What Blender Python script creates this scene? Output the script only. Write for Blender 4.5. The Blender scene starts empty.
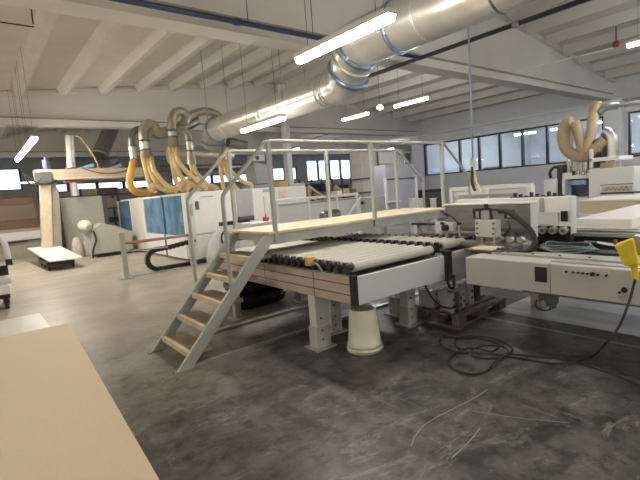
import bpy, math, random
from mathutils import Vector, Matrix
random.seed(7)
C = bpy.context.scene.collection
H = 1.65
FPX = 440.0
# camera axes (world = R @ camera)
v1 = Vector((-349, 23, -FPX)); v2 = Vector((560, 92, -FPX))
Yc = v1.normalized(); Xc = (v2 - v2.dot(Yc) * Yc).normalized(); Zc = Xc.cross(Yc)
R = Matrix((Xc, Yc, Zc))

def P(px, py, x=None, y=None, z=None):
    d = R @ Vector((px - 320, -(py - 240), -FPX))
    if z is not None: t = (z - H) / d.z
    elif x is not None: t = x / d.x
    else: t = y / d.y
    return Vector((0, 0, H)) + t * d

# ------------------------------------------------------------------ materials
def mat(name, col, rough=.5, metal=0., var=.08, scale=6., bump=0., bscale=40., emis=None, est=0., stretch=None, spec=None, coat=0.):
    m = bpy.data.materials.new(name); m.use_nodes = True
    nt = m.node_tree; b = nt.nodes['Principled BSDF']
    b.inputs['Roughness'].default_value = rough; b.inputs['Metallic'].default_value = metal
    b.inputs['Coat Weight'].default_value = coat
    if spec is not None: b.inputs['Specular IOR Level'].default_value = spec
    tc = nt.nodes.new('ShaderNodeTexCoord'); mp = nt.nodes.new('ShaderNodeMapping')
    nt.links.new(tc.outputs['Object'], mp.inputs[0])
    if stretch: mp.inputs['Scale'].default_value = stretch
    n = nt.nodes.new('ShaderNodeTexNoise'); n.inputs['Scale'].default_value = scale; n.inputs['Detail'].default_value = 5
    nt.links.new(mp.outputs[0], n.inputs['Vector'])
    r = nt.nodes.new('ShaderNodeValToRGB')
    r.color_ramp.elements[0].position = .3; r.color_ramp.elements[1].position = .7
    r.color_ramp.elements[0].color = [max(0, c * (1 - var)) for c in col] + [1]
    r.color_ramp.elements[1].color = [min(1, c * (1 + var)) for c in col] + [1]
    nt.links.new(n.outputs[0], r.inputs[0]); nt.links.new(r.outputs[0], b.inputs['Base Color'])
    if bump:
        n2 = nt.nodes.new('ShaderNodeTexNoise'); n2.inputs['Scale'].default_value = bscale
        nt.links.new(mp.outputs[0], n2.inputs['Vector'])
        bp = nt.nodes.new('ShaderNodeBump'); bp.inputs['Strength'].default_value = bump; bp.inputs['Distance'].default_value = .01
        nt.links.new(n2.outputs[0], bp.inputs['Height']); nt.links.new(bp.outputs[0], b.inputs['Normal'])
    if emis:
        b.inputs['Emission Color'].default_value = (*emis, 1); b.inputs['Emission Strength'].default_value = est
    return m

def floor_mat():
    m = bpy.data.materials.new('polished_concrete'); m.use_nodes = True
    nt = m.node_tree; b = nt.nodes['Principled BSDF']; L = nt.links.new
    geo = nt.nodes.new('ShaderNodeNewGeometry')
    def noise(sc, det=6, rough=.6, st=(1, 1, 1), dist=0.):
        mp = nt.nodes.new('ShaderNodeMapping'); mp.inputs['Scale'].default_value = st
        L(geo.outputs['Position'], mp.inputs[0])
        n = nt.nodes.new('ShaderNodeTexNoise'); n.inputs['Scale'].default_value = sc; n.inputs['Detail'].default_value = det
        n.inputs['Roughness'].default_value = rough; n.inputs['Distortion'].default_value = dist
        L(mp.outputs[0], n.inputs['Vector']); return n.outputs[0]
    def ramp(src, p0, c0, p1, c1):
        r = nt.nodes.new('ShaderNodeValToRGB'); r.color_ramp.elements[0].position = p0; r.color_ramp.elements[1].position = p1
        r.color_ramp.elements[0].color = (*c0, 1); r.color_ramp.elements[1].color = (*c1, 1); L(src, r.inputs[0]); return r.outputs[0]
    def mix(f, a, c, mode='MIX'):
        x = nt.nodes.new('ShaderNodeMix'); x.data_type = 'RGBA'; x.blend_type = mode
        if isinstance(f, float): x.inputs[0].default_value = f
        else: L(f, x.inputs[0])
        L(a, x.inputs[6]); L(c, x.inputs[7]); return x.outputs[2]
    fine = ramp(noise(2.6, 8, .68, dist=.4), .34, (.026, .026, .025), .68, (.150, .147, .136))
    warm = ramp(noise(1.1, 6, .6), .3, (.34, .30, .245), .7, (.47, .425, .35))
    # darker zone towards the front and right of the hall, ragged edge
    sep = nt.nodes.new('ShaderNodeSeparateXYZ'); L(geo.outputs['Position'], sep.inputs[0])
    def M(op, a, c):
        x = nt.nodes.new('ShaderNodeMath'); x.operation = op
        for i, v in enumerate((a, c)):
            if isinstance(v, (int, float)): x.inputs[i].default_value = v
            else: L(v, x.inputs[i])
        return x.outputs[0]
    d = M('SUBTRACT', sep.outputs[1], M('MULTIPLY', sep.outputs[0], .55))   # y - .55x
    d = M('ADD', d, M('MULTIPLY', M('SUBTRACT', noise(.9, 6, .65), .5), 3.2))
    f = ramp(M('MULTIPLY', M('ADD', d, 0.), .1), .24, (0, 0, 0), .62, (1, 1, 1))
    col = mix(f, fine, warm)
    # pale scuffs, also painting in patches of reflected light, and dark spots
    sc = ramp(noise(1.5, 10, .8, (1, 2.0, 1), 1.2), .53, (0, 0, 0), .66, (.7, .7, .7))
    pale = nt.nodes.new('ShaderNodeRGB'); pale.outputs[0].default_value = (.33, .32, .29, 1)
    col = mix(sc, col, pale.outputs[0])
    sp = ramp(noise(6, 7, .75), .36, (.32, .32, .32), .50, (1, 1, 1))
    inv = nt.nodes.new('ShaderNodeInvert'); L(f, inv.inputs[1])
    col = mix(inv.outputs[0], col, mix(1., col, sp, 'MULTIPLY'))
    # fine hairline scratches
    for st, rot in (((.6, 28, 1), .5), ((26, .8, 1), .35)):
        mp = nt.nodes.new('ShaderNodeMapping'); mp.inputs['Scale'].default_value = st; mp.inputs['Rotation'].default_value = (0, 0, rot)
        L(geo.outputs['Position'], mp.inputs[0])
        n = nt.nodes.new('ShaderNodeTexNoise'); n.inputs['Scale'].default_value = 1.; n.inputs['Detail'].default_value = 2; L(mp.outputs[0], n.inputs['Vector'])
        col = mix(ramp(n.outputs[0], .70, (0, 0, 0), .76, (.35, .35, .35)), col, pale.outputs[0])
    L(col, b.inputs['Base Color'])
    rr = ramp(noise(1.7, 5), .3, (.3, .3, .3), .7, (.55, .55, .55)); L(rr, b.inputs['Roughness'])
    b.inputs['Specular IOR Level'].default_value = .5
    bp = nt.nodes.new('ShaderNodeBump'); bp.inputs['Strength'].default_value = .12; bp.inputs['Distance'].default_value = .01
    L(noise(20, 6), bp.inputs['Height']); L(bp.outputs[0], b.inputs['Normal'])
    return m

def glass_mat(name, tint, gloss=.12):
    m = bpy.data.materials.new(name); m.use_nodes = True; nt = m.node_tree; nt.nodes.clear(); L = nt.links.new
    o = nt.nodes.new('ShaderNodeOutputMaterial'); t = nt.nodes.new('ShaderNodeBsdfTransparent'); t.inputs[0].default_value = (*tint, 1)
    g = nt.nodes.new('ShaderNodeBsdfGlossy'); g.inputs['Roughness'].default_value = .03; g.inputs[0].default_value = (.9, .93, 1, 1)
    fr = nt.nodes.new('ShaderNodeLayerWeight'); fr.inputs[0].default_value = gloss
    x = nt.nodes.new('ShaderNodeMixShader'); L(fr.outputs['Fresnel'], x.inputs[0]); L(t.outputs[0], x.inputs[1]); L(g.outputs[0], x.inputs[2]); L(x.outputs[0], o.inputs[0])
    return m

M = {}
M['floor'] = floor_mat()
M['ceil'] = mat('painted_concrete', (.66, .63, .575), .8, var=.05, scale=1.5, bump=.1, bscale=8)
M['girder'] = mat('girder_concrete', (.74, .715, .665), .8, var=.05, scale=.8, bump=.1, bscale=8)
M['wall'] = mat('wall_paint', (.66, .67, .69), .8, var=.03, scale=2, bump=.1)
M['farwall'] = mat('far_wall_paint', (.32, .32, .32), .8, var=.1, scale=1)
M['column'] = mat('column_paint', (.80, .81, .82), .7, var=.03)
M['alu'] = mat('black_window_frame', (.03, .032, .036), .4)
M['glass'] = glass_mat('window_glass', (.8, .86, .92), .3)
M['glassf'] = glass_mat('bright_window_glass', (.85, .92, 1.), .1)
M['white'] = mat('white_enamel', (.76, .76, .75), .35, var=.03)
M['bed'] = mat('grey_white_enamel', (.52, .525, .51), .38, var=.05, scale=3)
M['beam'] = mat('pale_grey_enamel', (.62, .635, .64), .35, var=.03, scale=3)
M['pink'] = mat('worn_beige_panel', (.50, .41, .345), .5, var=.14, scale=5, stretch=(1, .6, 4))
M['greysteel'] = mat('grey_painted_steel', (.37, .385, .36), .42, var=.07, scale=5)
M['rail'] = mat('rail_grey_steel', (.37, .375, .34), .4, var=.06)
M['ply'] = mat('pale_plywood', (.66, .57, .40), .55, var=.1, scale=4, stretch=(.5, 6, 1))
M['tread'] = mat('worn_tread_board', (.27, .21, .14), .6, var=.25, scale=6)
M['nosing'] = mat('tread_edge', (.55, .47, .32), .5, var=.15)
M['roller'] = mat('roller_grey', (.52, .52, .475), .33, .15, var=.08, scale=9, stretch=(.3, 5, 5))
M['black'] = mat('black_plastic', (.018, .018, .02), .4, var=.2)
M['rubber'] = mat('black_rubber', (.025, .025, .025), .6, var=.2)
M['steel'] = mat('bare_steel', (.45, .45, .44), .32, .9, var=.12, scale=8)
M['galv'] = mat('galvanised_duct', (.74, .73, .69), .30, .72, var=.10, scale=3, bump=.2, bscale=3)
M['galvtan'] = mat('dusty_duct', (.47, .42, .34), .38, .75, var=.15, scale=3, bump=.15, bscale=3)
M['galvdark'] = mat('dull_duct', (.26, .26, .25), .35, .85, var=.25, scale=4, bump=.3, bscale=4)
M['bluering'] = mat('blue_grey_flange', (.28, .36, .48), .3, .6, var=.2)
M['silver'] = mat('brushed_box', (.24, .24, .23), .34, .65, var=.15, scale=4, stretch=(1, 1, 6))
M['bucket'] = mat('cream_plastic', (.70, .68, .56), .42, var=.05)
M['mdf'] = mat('mdf_board', (.60, .49, .345), .55, var=.03, scale=60)
M['mdf_light'] = mat('white_faced_board', (.62, .59, .51), .4, var=.04)
M['paperwhite'] = mat('white_board', (.80, .78, .72), .45, var=.03)
M['brown'] = mat('brown_board', (.17, .095, .06), .5, var=.18, scale=3, stretch=(.4, 1, 30))
M['mauve'] = mat('mauve_board', (.19, .14, .115), .5, var=.12, scale=3, stretch=(.4, 1, 30))
M['cardboard'] = mat('cardboard', (.46, .33, .19), .7, var=.12, scale=4, stretch=(1, 1, 30))
M['yellow'] = mat('yellow_plastic', (.80, .58, .03), .4, var=.08, scale=14)
M['hose'] = mat('yellow_hose', (.78, .60, .30), .5, var=.12, scale=4)
M['hosedark'] = mat('amber_hose', (.74, .44, .10), .5, var=.12, scale=4)
M['tanhose'] = mat('tan_hose', (.47, .36, .22), .6, var=.1, scale=4)
M['bluepipe'] = mat('blue_painted_pipe', (.045, .07, .15), .4, var=.15)
M['darkpipe'] = mat('dark_conduit', (.05, .06, .08), .35, .3, var=.2)
M['bluehose'] = mat('blue_hose', (.13, .17, .20), .4, var=.1)
M['bluepane'] = mat('blue_guard_pane', (.08, .21, .36), .12, var=.4, scale=2.5, stretch=(1, 1, 1), coat=.3)
M['bluelight'] = mat('light_blue_cover', (.35, .50, .78), .25, var=.15)
M['navy'] = mat('navy_panel', (.05, .07, .13), .3, var=.3)
M['beige'] = mat('beige_enamel', (.60, .51, .38), .45, var=.06)
M['greenish'] = mat('grey_green_cabinet', (.47, .475, .42), .45, var=.04)
M['olive'] = mat('olive_grey_panel', (.33, .31, .25), .5, var=.08)
M['darkgrey'] = mat('dark_grey_steel', (.10, .10, .10), .45, var=.2)
M['wood'] = mat('raw_timber', (.48, .36, .22), .7, var=.2, scale=6, stretch=(1, 6, 1))
M['pallet'] = mat('old_pallet_wood', (.20, .165, .125), .8, var=.3, scale=8, stretch=(1, 6, 1))
M['red'] = mat('red_plastic', (.38, .05, .05), .4)
M['sack'] = mat('patterned_sack', (.74, .64, .58), .7, var=.25, scale=12)
M['bagblack'] = mat('black_plastic_film', (.012, .013, .017), .25, var=.4, bump=.5, bscale=9)
M['rackpanel'] = mat('cream_rack_panel', (.56, .52, .45), .5, var=.05, scale=2)
M['greypanel'] = mat('grey_lilac_panel', (.42, .42, .45), .45, var=.04)
M['lineA'] = mat('floor_line_paint', (.30, .29, .265), .5, var=.25, scale=9)
M['litfloor'] = mat('painted_light_band', (.50, .52, .56), .3, var=.25, scale=2, stretch=(3, .5, 1))  # light reflected off the floor, put into the colour
M['lampw'] = mat('warm_tube', (1, 1, 1), emis=(1., .925, .80), est=1)
M['lampc'] = mat('cool_tube', (1, 1, 1), emis=(.96, .98, 1.), est=1)
for k, s in (('lampw', 34.), ('lampc', 38.)): M[k].node_tree.nodes['Principled BSDF'].inputs['Emission Strength'].default_value = s
M['copper'] = mat('brownish_bar', (.34, .20, .14), .4, .3, var=.1)

# ------------------------------------------------------------------ mesh builder
OFF = {}
class MB:
    def __init__(s): s.v = []; s.f = []; s.sm = []
    def add(s, vs, fs, smooth=False):
        n = len(s.v); s.v += [Vector(v) for v in vs]
        for f in fs: s.f.append([n + i for i in f]); s.sm.append(smooth)
        return s
    def bx(s, x0, x1, y0, y1, z0, z1, M4=None):
        x0, x1 = sorted((x0, x1)); y0, y1 = sorted((y0, y1)); z0, z1 = sorted((z0, z1))
        vs = [Vector(p) for p in ((x0,y0,z0),(x1,y0,z0),(x1,y1,z0),(x0,y1,z0),(x0,y0,z1),(x1,y0,z1),(x1,y1,z1),(x0,y1,z1))]
        if M4: vs = [M4 @ v for v in vs]
        return s.add(vs, [(0,3,2,1),(4,5,6,7),(0,1,5,4),(1,2,6,5),(2,3,7,6),(3,0,4,7)])
    def bar(s, a, b, w, h, up=(0, 0, 1)):
        a = Vector(a); b = Vector(b); d = (b - a).normalized(); u = Vector(up)
        sd = d.cross(u)
        if sd.length < 1e-4: sd = d.cross(Vector((1, 0, 0)))
        sd.normalize(); u = sd.cross(d)
        vs = []
        for p in (a, b):
            for i, j in ((-1,-1),(1,-1),(1,1),(-1,1)): vs.append(p + sd * i * w / 2 + u * j * h / 2)
        return s.add(vs, [(0,1,2,3),(7,6,5,4),(0,4,5,1),(1,5,6,2),(2,6,7,3),(3,7,4,0)])
    def tube(s, pts, r, n=12, cap=True, flip=None):
        pts = [Vector(p) for p in pts]; axis0 = (pts[-1] - pts[0]).normalized(); rs = r if isinstance(r, (list, tuple)) else [r] * len(pts)
        d0 = (pts[1] - pts[0]).normalized()
        if d0.length < .5: d0 = axis0
        u = d0.cross(Vector((0, 0, 1)));
        if u.length < .05: u = d0.cross(Vector((1, 0, 0)))
        u.normalize(); vs = []
        for i, p in enumerate(pts):
            d = ((pts[min(i+1, len(pts)-1)] - pts[max(i-1, 0)])).normalized()
            if d.length < .5: d = axis0
            u = (u - d * u.dot(d)).normalized(); w = d.cross(u)
            for k in range(n):
                a = 2 * math.pi * k / n; vs.append(p + (u * math.cos(a) + w * math.sin(a)) * rs[i])
        fs = []
        for i in range(len(pts) - 1):
            for k in range(n): fs.append((i*n+k, i*n+(k+1) % n, (i+1)*n+(k+1) % n, (i+1)*n+k))
        s.add(vs, fs, True)
        if cap:
            s.add(vs[:n], [tuple(reversed(range(n)))]); s.add(vs[-n:], [tuple(range(n))])
        return s
    def cyl(s, a, b, r, r2=None, n=16, cap=True): return s.tube([a, b], [r, r if r2 is None else r2], n, cap)
    def prism(s, poly, axis, a0, a1):
        """poly: 2D points; axis 'y': poly in (x,z); 'x': poly in (y,z); 'z': (x,y)"""
        def to(p, a): return {'y': (p[0], a, p[1]), 'x': (a, p[0], p[1]), 'z': (p[0], p[1], a)}[axis]
        n = len(poly); vs = [to(p, a0) for p in poly] + [to(p, a1) for p in poly]
        fs = [tuple(range(n)), tuple(reversed(range(n, 2*n)))] + [(i, n+i, n+(i+1) % n, (i+1) % n) for i in range(n)]
        return s.add(vs, fs)
    def build(s, name, m, parent=None, bevel=0., loc=None):
        off = Vector((0, 0, 0))
        if parent is not None: off = OFF.get(parent.name, Vector((0, 0, 0)))
        elif loc is not None: off = Vector(loc)
        me = bpy.data.meshes.new(name); me.from_pydata([v - off for v in s.v], [], s.f)
        me.polygons.foreach_set('use_smooth', s.sm); me.update()
        import bmesh
        b = bmesh.new(); b.from_mesh(me); bmesh.ops.recalc_face_normals(b, faces=b.faces); b.to_mesh(me); b.free()
        o = bpy.data.objects.new(name, me); C.objects.link(o)
        me.materials.append(M[m] if isinstance(m, str) else m)
        if parent is not None: o.parent = parent; OFF[o.name] = off
        elif loc is not None: o.location = loc; OFF[o.name] = off
        if bevel:
            md = o.modifiers.new('bevel', 'BEVEL'); md.width = bevel; md.segments = 2; md.limit_method = 'ANGLE'; md.angle_limit = math.radians(50)
        return o

def tag(o, label, cat, group=None):
    o['label'] = label; o['category'] = cat
    if group: o['group'] = group
    return o
def thing(name, label, cat, loc=(0, 0, 0), group=None):
    o = bpy.data.objects.new(name, None); C.objects.link(o); o.location = loc; o.empty_display_size = .1
    OFF[o.name] = Vector(loc); return tag(o, label, cat, group)
def struct(name, mb, m, parent=None, bevel=0):
    o = mb.build(name, m, parent, bevel)
    if parent is None: o['kind'] = 'structure'
    return o
def copy_tree(o, parent=None):
    c = o.copy(); C.objects.link(c); c.parent = parent
    for ch in o.children: copy_tree(ch, c)
    return c
def dup(o, loc, label=None, rz=0.):
    c = copy_tree(o); c.location = loc; c.rotation_euler.z = rz
    if label: c['label'] = label
    return c
def smooth(pts, k=8):
    pts = [Vector(p) for p in pts]; q = [pts[0]] + pts + [pts[-1]]; out = []
    for i in range(1, len(q) - 2):
        for j in range(k):
            t = j / k; a, b, c, d = q[i-1], q[i], q[i+1], q[i+2]
            out.append(.5 * ((2*b) + (c-a)*t + (2*a-5*b+4*c-d)*t*t + (3*b-a-3*c+d)*t*t*t))
    out.append(pts[-1]); return out
def corr(mb, pts, r, pitch=.04, n=12, depth=.1):
    """corrugated hose"""
    p = smooth(pts, 24); tot = [0.]
    for i in range(1, len(p)): tot.append(tot[-1] + (p[i]-p[i-1]).length)
    N = max(6, int(tot[-1] / pitch * 2)); out = []; j = 0
    for i in range(N + 1):
        s = tot[-1] * i / N
        while j < len(tot) - 2 and tot[j+1] < s: j += 1
        t = (s - tot[j]) / max(1e-6, tot[j+1]-tot[j]); out.append(p[j].lerp(p[j+1], min(1, t)))
    rs = [r * (1 + (depth if i % 2 else -depth)) for i in range(len(out))]
    return mb.tube(out, rs, n)

# ================================================================== THE SETTING
def slab(X): return max(5.04, 6.72 - .12 * abs(X - 11)) if X < 22 else 5.4
floor = struct('floor', MB().bx(-8, 36, -7, 30.2, -.2, 0), 'floor')
c = MB()
xs = [-8, -3, 11, 22, 36]
for x0, x1 in zip(xs, xs[1:]):
    c.prism([(x0, slab(x0)), (x1, slab(x1)), (x1, slab(x1) + .25), (x0, slab(x0) + .25)], 'y', -7, 30.2)
x = -7.25
while x < 36:
    for (a, b) in ((-7, 7.06), (7.54, 17.36), (17.84, 27.06), (27.54, 30)):
        if x > 21.8 and a < 17: continue
        zt = slab(x) + .04; zb = slab(x) - .27
        sl = slab(x + .1) - slab(x)
        vs = []
        for yy in (a, b):
            vs += [(x - .19, yy, slab(x - .19) + .02), (x - .075, yy, zb), (x + .075, yy, zb), (x + .19, yy, slab(x + .19) + .02)]
        c.add(vs, [(0, 1, 2, 3), (7, 6, 5, 4), (0, 4, 5, 1), (1, 5, 6, 2), (2, 6, 7, 3)])
    x += 1.28
struct('ceiling', c, 'ceil')
def girder(n, y, x1=22.0, zb=4.5):
    g = MB()
    g.bx(-8, x1, y - .24, y + .24, zb, zb + .22)
    for xa, xb in ((-8, -3), (-3, 11), (11, x1)):
        sa, sb = slab(xa), slab(min(xb, 21.9)); g.prism([(xa, zb + .1), (xb, zb + .1), (xb, sb), (xa, sa)], 'y', y - .09, y + .09); g.prism([(xa, sa - .16), (xb, sb - .16), (xb, sb - .02), (xa, sa - .02)], 'y', y - .2, y + .2)
    struct('trim_%d' % n, g, 'girder')
for i_, (yy, x1_) in enumerate(((7.04, 21.6), (17.34, 21.6), (27.04, 35.9))): struct('trim_%d' % (13 + i_), MB().bx(-7.9, x1_, yy - .02, yy + .02, 4.70, 4.745), 'olive')
girder(1, 7.3); girder(2, 17.6); girder(3, 27.3, 36)
# right wall with its window strips
w = MB()
w.bx(22, 22.3, -7, 17.6, 0, 2.05); w.bx(22, 22.3, -7, 17.6, 3.93, 5.45)
w.bx(22, 22.3, 6.62, 7.52, 2.05, 3.93); w.bx(22, 22.3, 17.25, 17.6, 2.05, 3.93); w.bx(22, 22.3, -7, -5, 2.05, 3.93)
struct('wall_right', w, 'wall')
w = MB(); w.bx(22.3, 36, 17.6, 17.8, 0, 5.4); struct('wall_recess', w, 'wall')
w = MB(); w.bx(36, 36.2, -7, 30.2, 0, 5.6); struct('wall_hall', w, 'wall')
FW = [(-8, 2.5, 2.95, 4.15), (3.2, 9.5, 2.7, 3.2), (11, 17, 2.75, 3.35), (18, 21.6, 2.7, 3.7), (22.6, 29, 2.5, 4.25), (29.8, 35.4, 2.5, 4.25)]
w = MB(); px_ = -8
for a, b, z0, z1 in FW:
    if a > px_: w.bx(px_, a, 30, 30.2, 0, 6.8)
    w.bx(a, b, 30, 30.2, 0, z0); w.bx(a, b, 30, 30.2, z1, 6.8); px_ = b
w.bx(px_, 36, 30, 30.2, 0, 6.8)
struct('wall_far', w, 'farwall')
struct('wall_left', MB().bx(-8.2, -8, -7, 30.2, 0, 5.5), 'ceil')
struct('wall_back', MB().bx(-8, 36, -7.2, -7, 0, 6.8), 'ceil')
k = 5
for xx, yy, hw, m in ((21.8, 7.07, .34, 'column'), (21.8, 17.55, .3, 'column'), (11.7, 16.9, .16, 'column')):
    k += 1
    struct('trim_%d' % k, MB().bx(xx - .2 if xx > 20 else xx - .13, xx + .2 if xx > 20 else xx + .13, yy - hw, yy + hw, 0, 4.5 if xx > 20 else 6.5), m, bevel=.015)
# white strips and conduit on the right wall
struct('trim_10', MB().bx(21.72, 22, 7.5, 17.25, 4.42, 4.5), 'white', bevel=.01)
struct('trim_11', MB().bx(21.9, 22, -6, 17.25, 3.96, 4.06), 'white')
struct('trim_12', MB().cyl((21.62, -6, 4.42), (21.62, 6.7, 4.42), .05), 'steel')
def win_strip(n, y0, y1, step):
    fr = MB(); a, b = 2.05, 3.93
    fr.bx(22.04, 22.16, y0, y1, a, a + .07); fr.bx(22.04, 22.16, y0, y1, b - .07, b)
    cnt = max(1, round((y1 - y0) / step)); ys = [y0 + (y1 - y0) * i / cnt for i in range(cnt + 1)]
    for yy in ys: fr.bx(22.02, 22.18, yy - .05, yy + .05, a, b)
    f = struct('window_%d' % n, fr, 'alu')
    for p, q in zip(ys, ys[1:]): MB().bx(22.09, 22.11, p + .05, q - .05, a + .07, b - .07).build('pane', 'glass', f)
win_strip(1, 7.56, 17.2, 1.17); win_strip(2, -4.9, 6.6, 1.17)
n = 3
for a, b, z0, z1 in FW:
    fr = MB(); fr.bx(a, b, 30.04, 30.12, z0, z0 + .06); fr.bx(a, b, 30.04, 30.12, z1 - .06, z1); k_ = max(2, round((b - a) / 1.4))
    for i in range(k_ + 1): q = a + (b - a) * i / k_; fr.bx(q - .1, q + .1, 30.03, 30.13, z0, z1)
    f = struct('window_%d' % n, fr, 'alu'); n += 1
    MB().bx(a, b, 30.07, 30.09, z0 + .03, z1 - .03).build('pane', 'glassf', f)
# painted floor line, then a pale sheet imitating a band of reflected light
struct('trim_20', MB().bx(4.62, 4.66, -3, 3.4, 0, .003), 'lineA')
struct('trim_21', MB().bx(4.95, 6.25, -3.5, 2.9, 0, .002), 'litfloor')
def scratch(n, pts, w):
    m = MB(); q = [P(*p, z=0.) for p in pts]
    for a, b in zip(q, q[1:]): m.bar(a + Vector((0, 0, .0006)), b + Vector((0, 0, .0006)), w, .0012)
    struct('trim_%d' % n, m, 'lineA')
scratch(30, [(488, 389), (478, 396), (455, 408), (437, 417)], .006)
scratch(31, [(437, 417), (424, 425), (415, 436), (411, 446)], .005)
scratch(32, [(480, 428), (474, 436), (464, 447), (452, 458)], .008)
scratch(33, [(472, 411), (510, 417), (570, 423)], .003)

# ================================================================== LAMPS
def lamp_proto(L, m, lab, group, wire=2.0):
    t = thing('fluorescent_fitting', lab, 'ceiling light', (0, 0, 0), group)
    h = MB().bx(-.075, .075, -L/2, L/2, .045, .10); h.bx(-.05, .05, -L/2 + .1, L/2 - .1, .1, .13)
    h.build('housing', 'white', t, .006)
    MB().prism([(-.06, .043), (-.048, -.01), (-.022, -.027), (.022, -.027), (.048, -.01), (.06, .043)], 'y', -L/2 + .02, L/2 - .02).build('diffuser', m, t)
    for s in (-1, 1): MB().cyl((0, s * L * .36, .13), (0, s * L * .36, .13 + wire), .004, n=6).build('hanging_wire', 'darkgrey', t)
    return t
def lamp(L, m, x, y, z, lab, group=None):
    t = lamp_proto(L, m, lab, group, slab(x) - .02 - z - .13); t.location = (x, y, z); return t
lamp(1.72, 'lampw', 3.75, 4.12, 3.4, 'large bright tube light hanging in front of the silver duct')
lamp(1.8, 'lampw', 5.41, 8.74, 3.2, 'bright tube light hanging over the left end of the platform railing')
G = 'tube lights hanging further down the hall'
lamp(1.5, 'lampw', 6.1, 23.0, 3.4, 'small distant tube light behind the yellow hoses')
for i, y in enumerate((13.3, 15.0, 16.7)):
    lamp(1.7, 'lampw', 1.42, y, 3.36, ('near', 'middle', 'far')[i] + ' section of the tube light row hanging at the far left', 'tube light row at the left')
lamp(1.45, 'lampc', 12.3, 10.1, 4.4, 'tube light under the ribbed ceiling, right one of two in line')
lamp(1.45, 'lampc', 12.3, 12.9, 4.4, 'tube light under the ribbed ceiling, left one of two in line')
lamp(1.5, 'lampc', 12.3, 2.98, 4.4, 'tube light cut by the right edge of the picture')
for y in (-3, -.5): lamp(1.5, 'lampc', 12.3, y, 4.4, 'unseen tube light added to light the right side', 'tube lights added outside the picture')  # unseen fittings added for more light on the right
for x, y in ((3.75, -1.6), (3.75, -5.0), (-3, 2), (-3, 7), (-3, 12), (-3, 17), (-3, 23), (8, -2), (8, -5), (17.5, .5), (17.5, -2.5), (17.5, -5), (17, 24), (-3, -3), (26, 24)):  # fittings added around the hall, mostly out of view, to light it
    lamp(1.5, 'lampc' if x > 5 else 'lampw', x, y, 3.5 if x < 5 else 4.4, 'tube light added elsewhere to light the hall', 'tube lights added to light the hall')
for x in (26, 31):
    for y in (3, 5.5, 8, 10.5, 13, 15.5): lamp(1.5, 'lampc', x, y, 4.5, 'tube light seen through the right hand windows', 'tube lights in the next hall')
# round bulkhead lamp
t = thing('round_lamp', 'small round glowing lamp between the two tube lights in line', 'ceiling light', (12.3, 11.55, 4.55))
s = MB()
s.tube([(12.3, 11.55, 4.45), (12.3, 11.55, 4.47), (12.3, 11.55, 4.53), (12.3, 11.55, 4.58)], [.04, .09, .11, .09]); s.build('globe', 'lampc', t)
MB().cyl((12.3, 11.55, 4.58), (12.3, 11.55, 6.5), .01, n=6).build('hanging_wire', 'darkgrey', t)

# ================================================================== DUCTS AND PIPES
t = thing('extraction_duct', 'long silver air duct hanging under the ceiling from upper right to centre', 'duct', (5.85, 5.5, 4.2))
bx_, bz_, br = 5.83, 4.2, .40; sx_, sz_, sr = 6.07, 3.69, .33
MB().cyl((bx_, -6.5, bz_), (bx_, 5.75, bz_), br, n=40).build('large_duct_run', 'galv', t)
for y in (-4, -1.5, 1.0, 3.2, 4.4):
    MB().tube([(bx_, y - .02, bz_), (bx_, y - .01, bz_), (bx_, y + .01, bz_), (bx_, y + .02, bz_)], [br + .003, br + .012, br + .012, br + .003], 40).build('seam_band', 'galvdark' if y == 3.2 else 'galv', t)
el = smooth([(bx_, 5.75, bz_), (5.85, 6.0, 4.15), (5.92, 6.22, 4.0), (6.0, 6.42, 3.83), (sx_, 6.65, 3.71), (sx_, 6.85, sz_), (sx_, 7.0, sz_)], 4)
MB().tube(el, [br + (sr - br) * i / (len(el) - 1) for i in range(len(el))], 40).build('reducing_elbow', 'galv', t)
def ring(p, d, r, w=.05, th=.035, m='bluering', name='flange_ring', par=None):
    p = Vector(p); d = Vector(d).normalized()
    return MB().tube([p - d*w/2, p - d*w/2, p + d*w/2, p + d*w/2], [r, r + th, r + th, r], 40).build(name, m, par)
ring((bx_, 4.95, bz_), (0, 1, 0), br, .07, .03, par=t); ring((5.85, 6.0, 4.15), (.1, 1, -.45), br, .08, .05, par=t)
ring((6.0, 6.42, 3.83), (.2, 1, -.75), .375, .09, .05, par=t); ring((5.92, 6.21, 4.01), (.15, 1, -.6), .385, .05, .035, 'galv', par=t)
MB().cyl((sx_, 7.0, sz_), (sx_, 12.3, sz_), sr, n=36).build('small_duct_run', 'galv', t)
for y in (7.0, 7.08, 7.2, 9.4, 9.55, 11.5): ring((sx_, y, sz_), (0, 1, 0), sr, .04, .018, 'galv', 'seam_band', t)
# end of the run: turned elbow and crossing duct
e2 = smooth([(sx_, 12.3, sz_), (sx_, 12.55, sz_ - .03), (sx_ + .05, 12.8, sz_ - .15), (sx_ + .15, 12.95, sz_ - .4)], 4)
MB().tube(e2, .31, 32).build('end_elbow', 'galvtan', t); ring((sx_, 12.35, sz_), (0, 1, 0), sr, .06, .05, par=t); ring((sx_ + .12, 12.93, sz_ - .34), (.1, .4, -1), .31, .06, .05, par=t)
for y in (-3., .2, 2.6, 4.9, 8.3, 12.2):
    r_, x_, z_ = (br, bx_, bz_) if y < 5.2 else (sr, sx_, sz_)
    m_ = MB().bar((x_ - r_, y, z_), (x_ - r_, y, slab(x_)), .02, .004, (0, 1, 0)); m_.bar((x_ + r_, y, z_), (x_ + r_, y, slab(x_)), .02, .004, (0, 1, 0)); m_.build('hanger_strap', 'steel', t)
o = MB().cyl((5.7, 15.4, 3.3), (8.1, 15.6, 3.2), .34, n=32).build('cross_duct', 'galvtan', loc=(8, 15.5, 3.3)); tag(o, 'wide tan duct running crosswise behind the metal goosenecks', 'duct')
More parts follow.
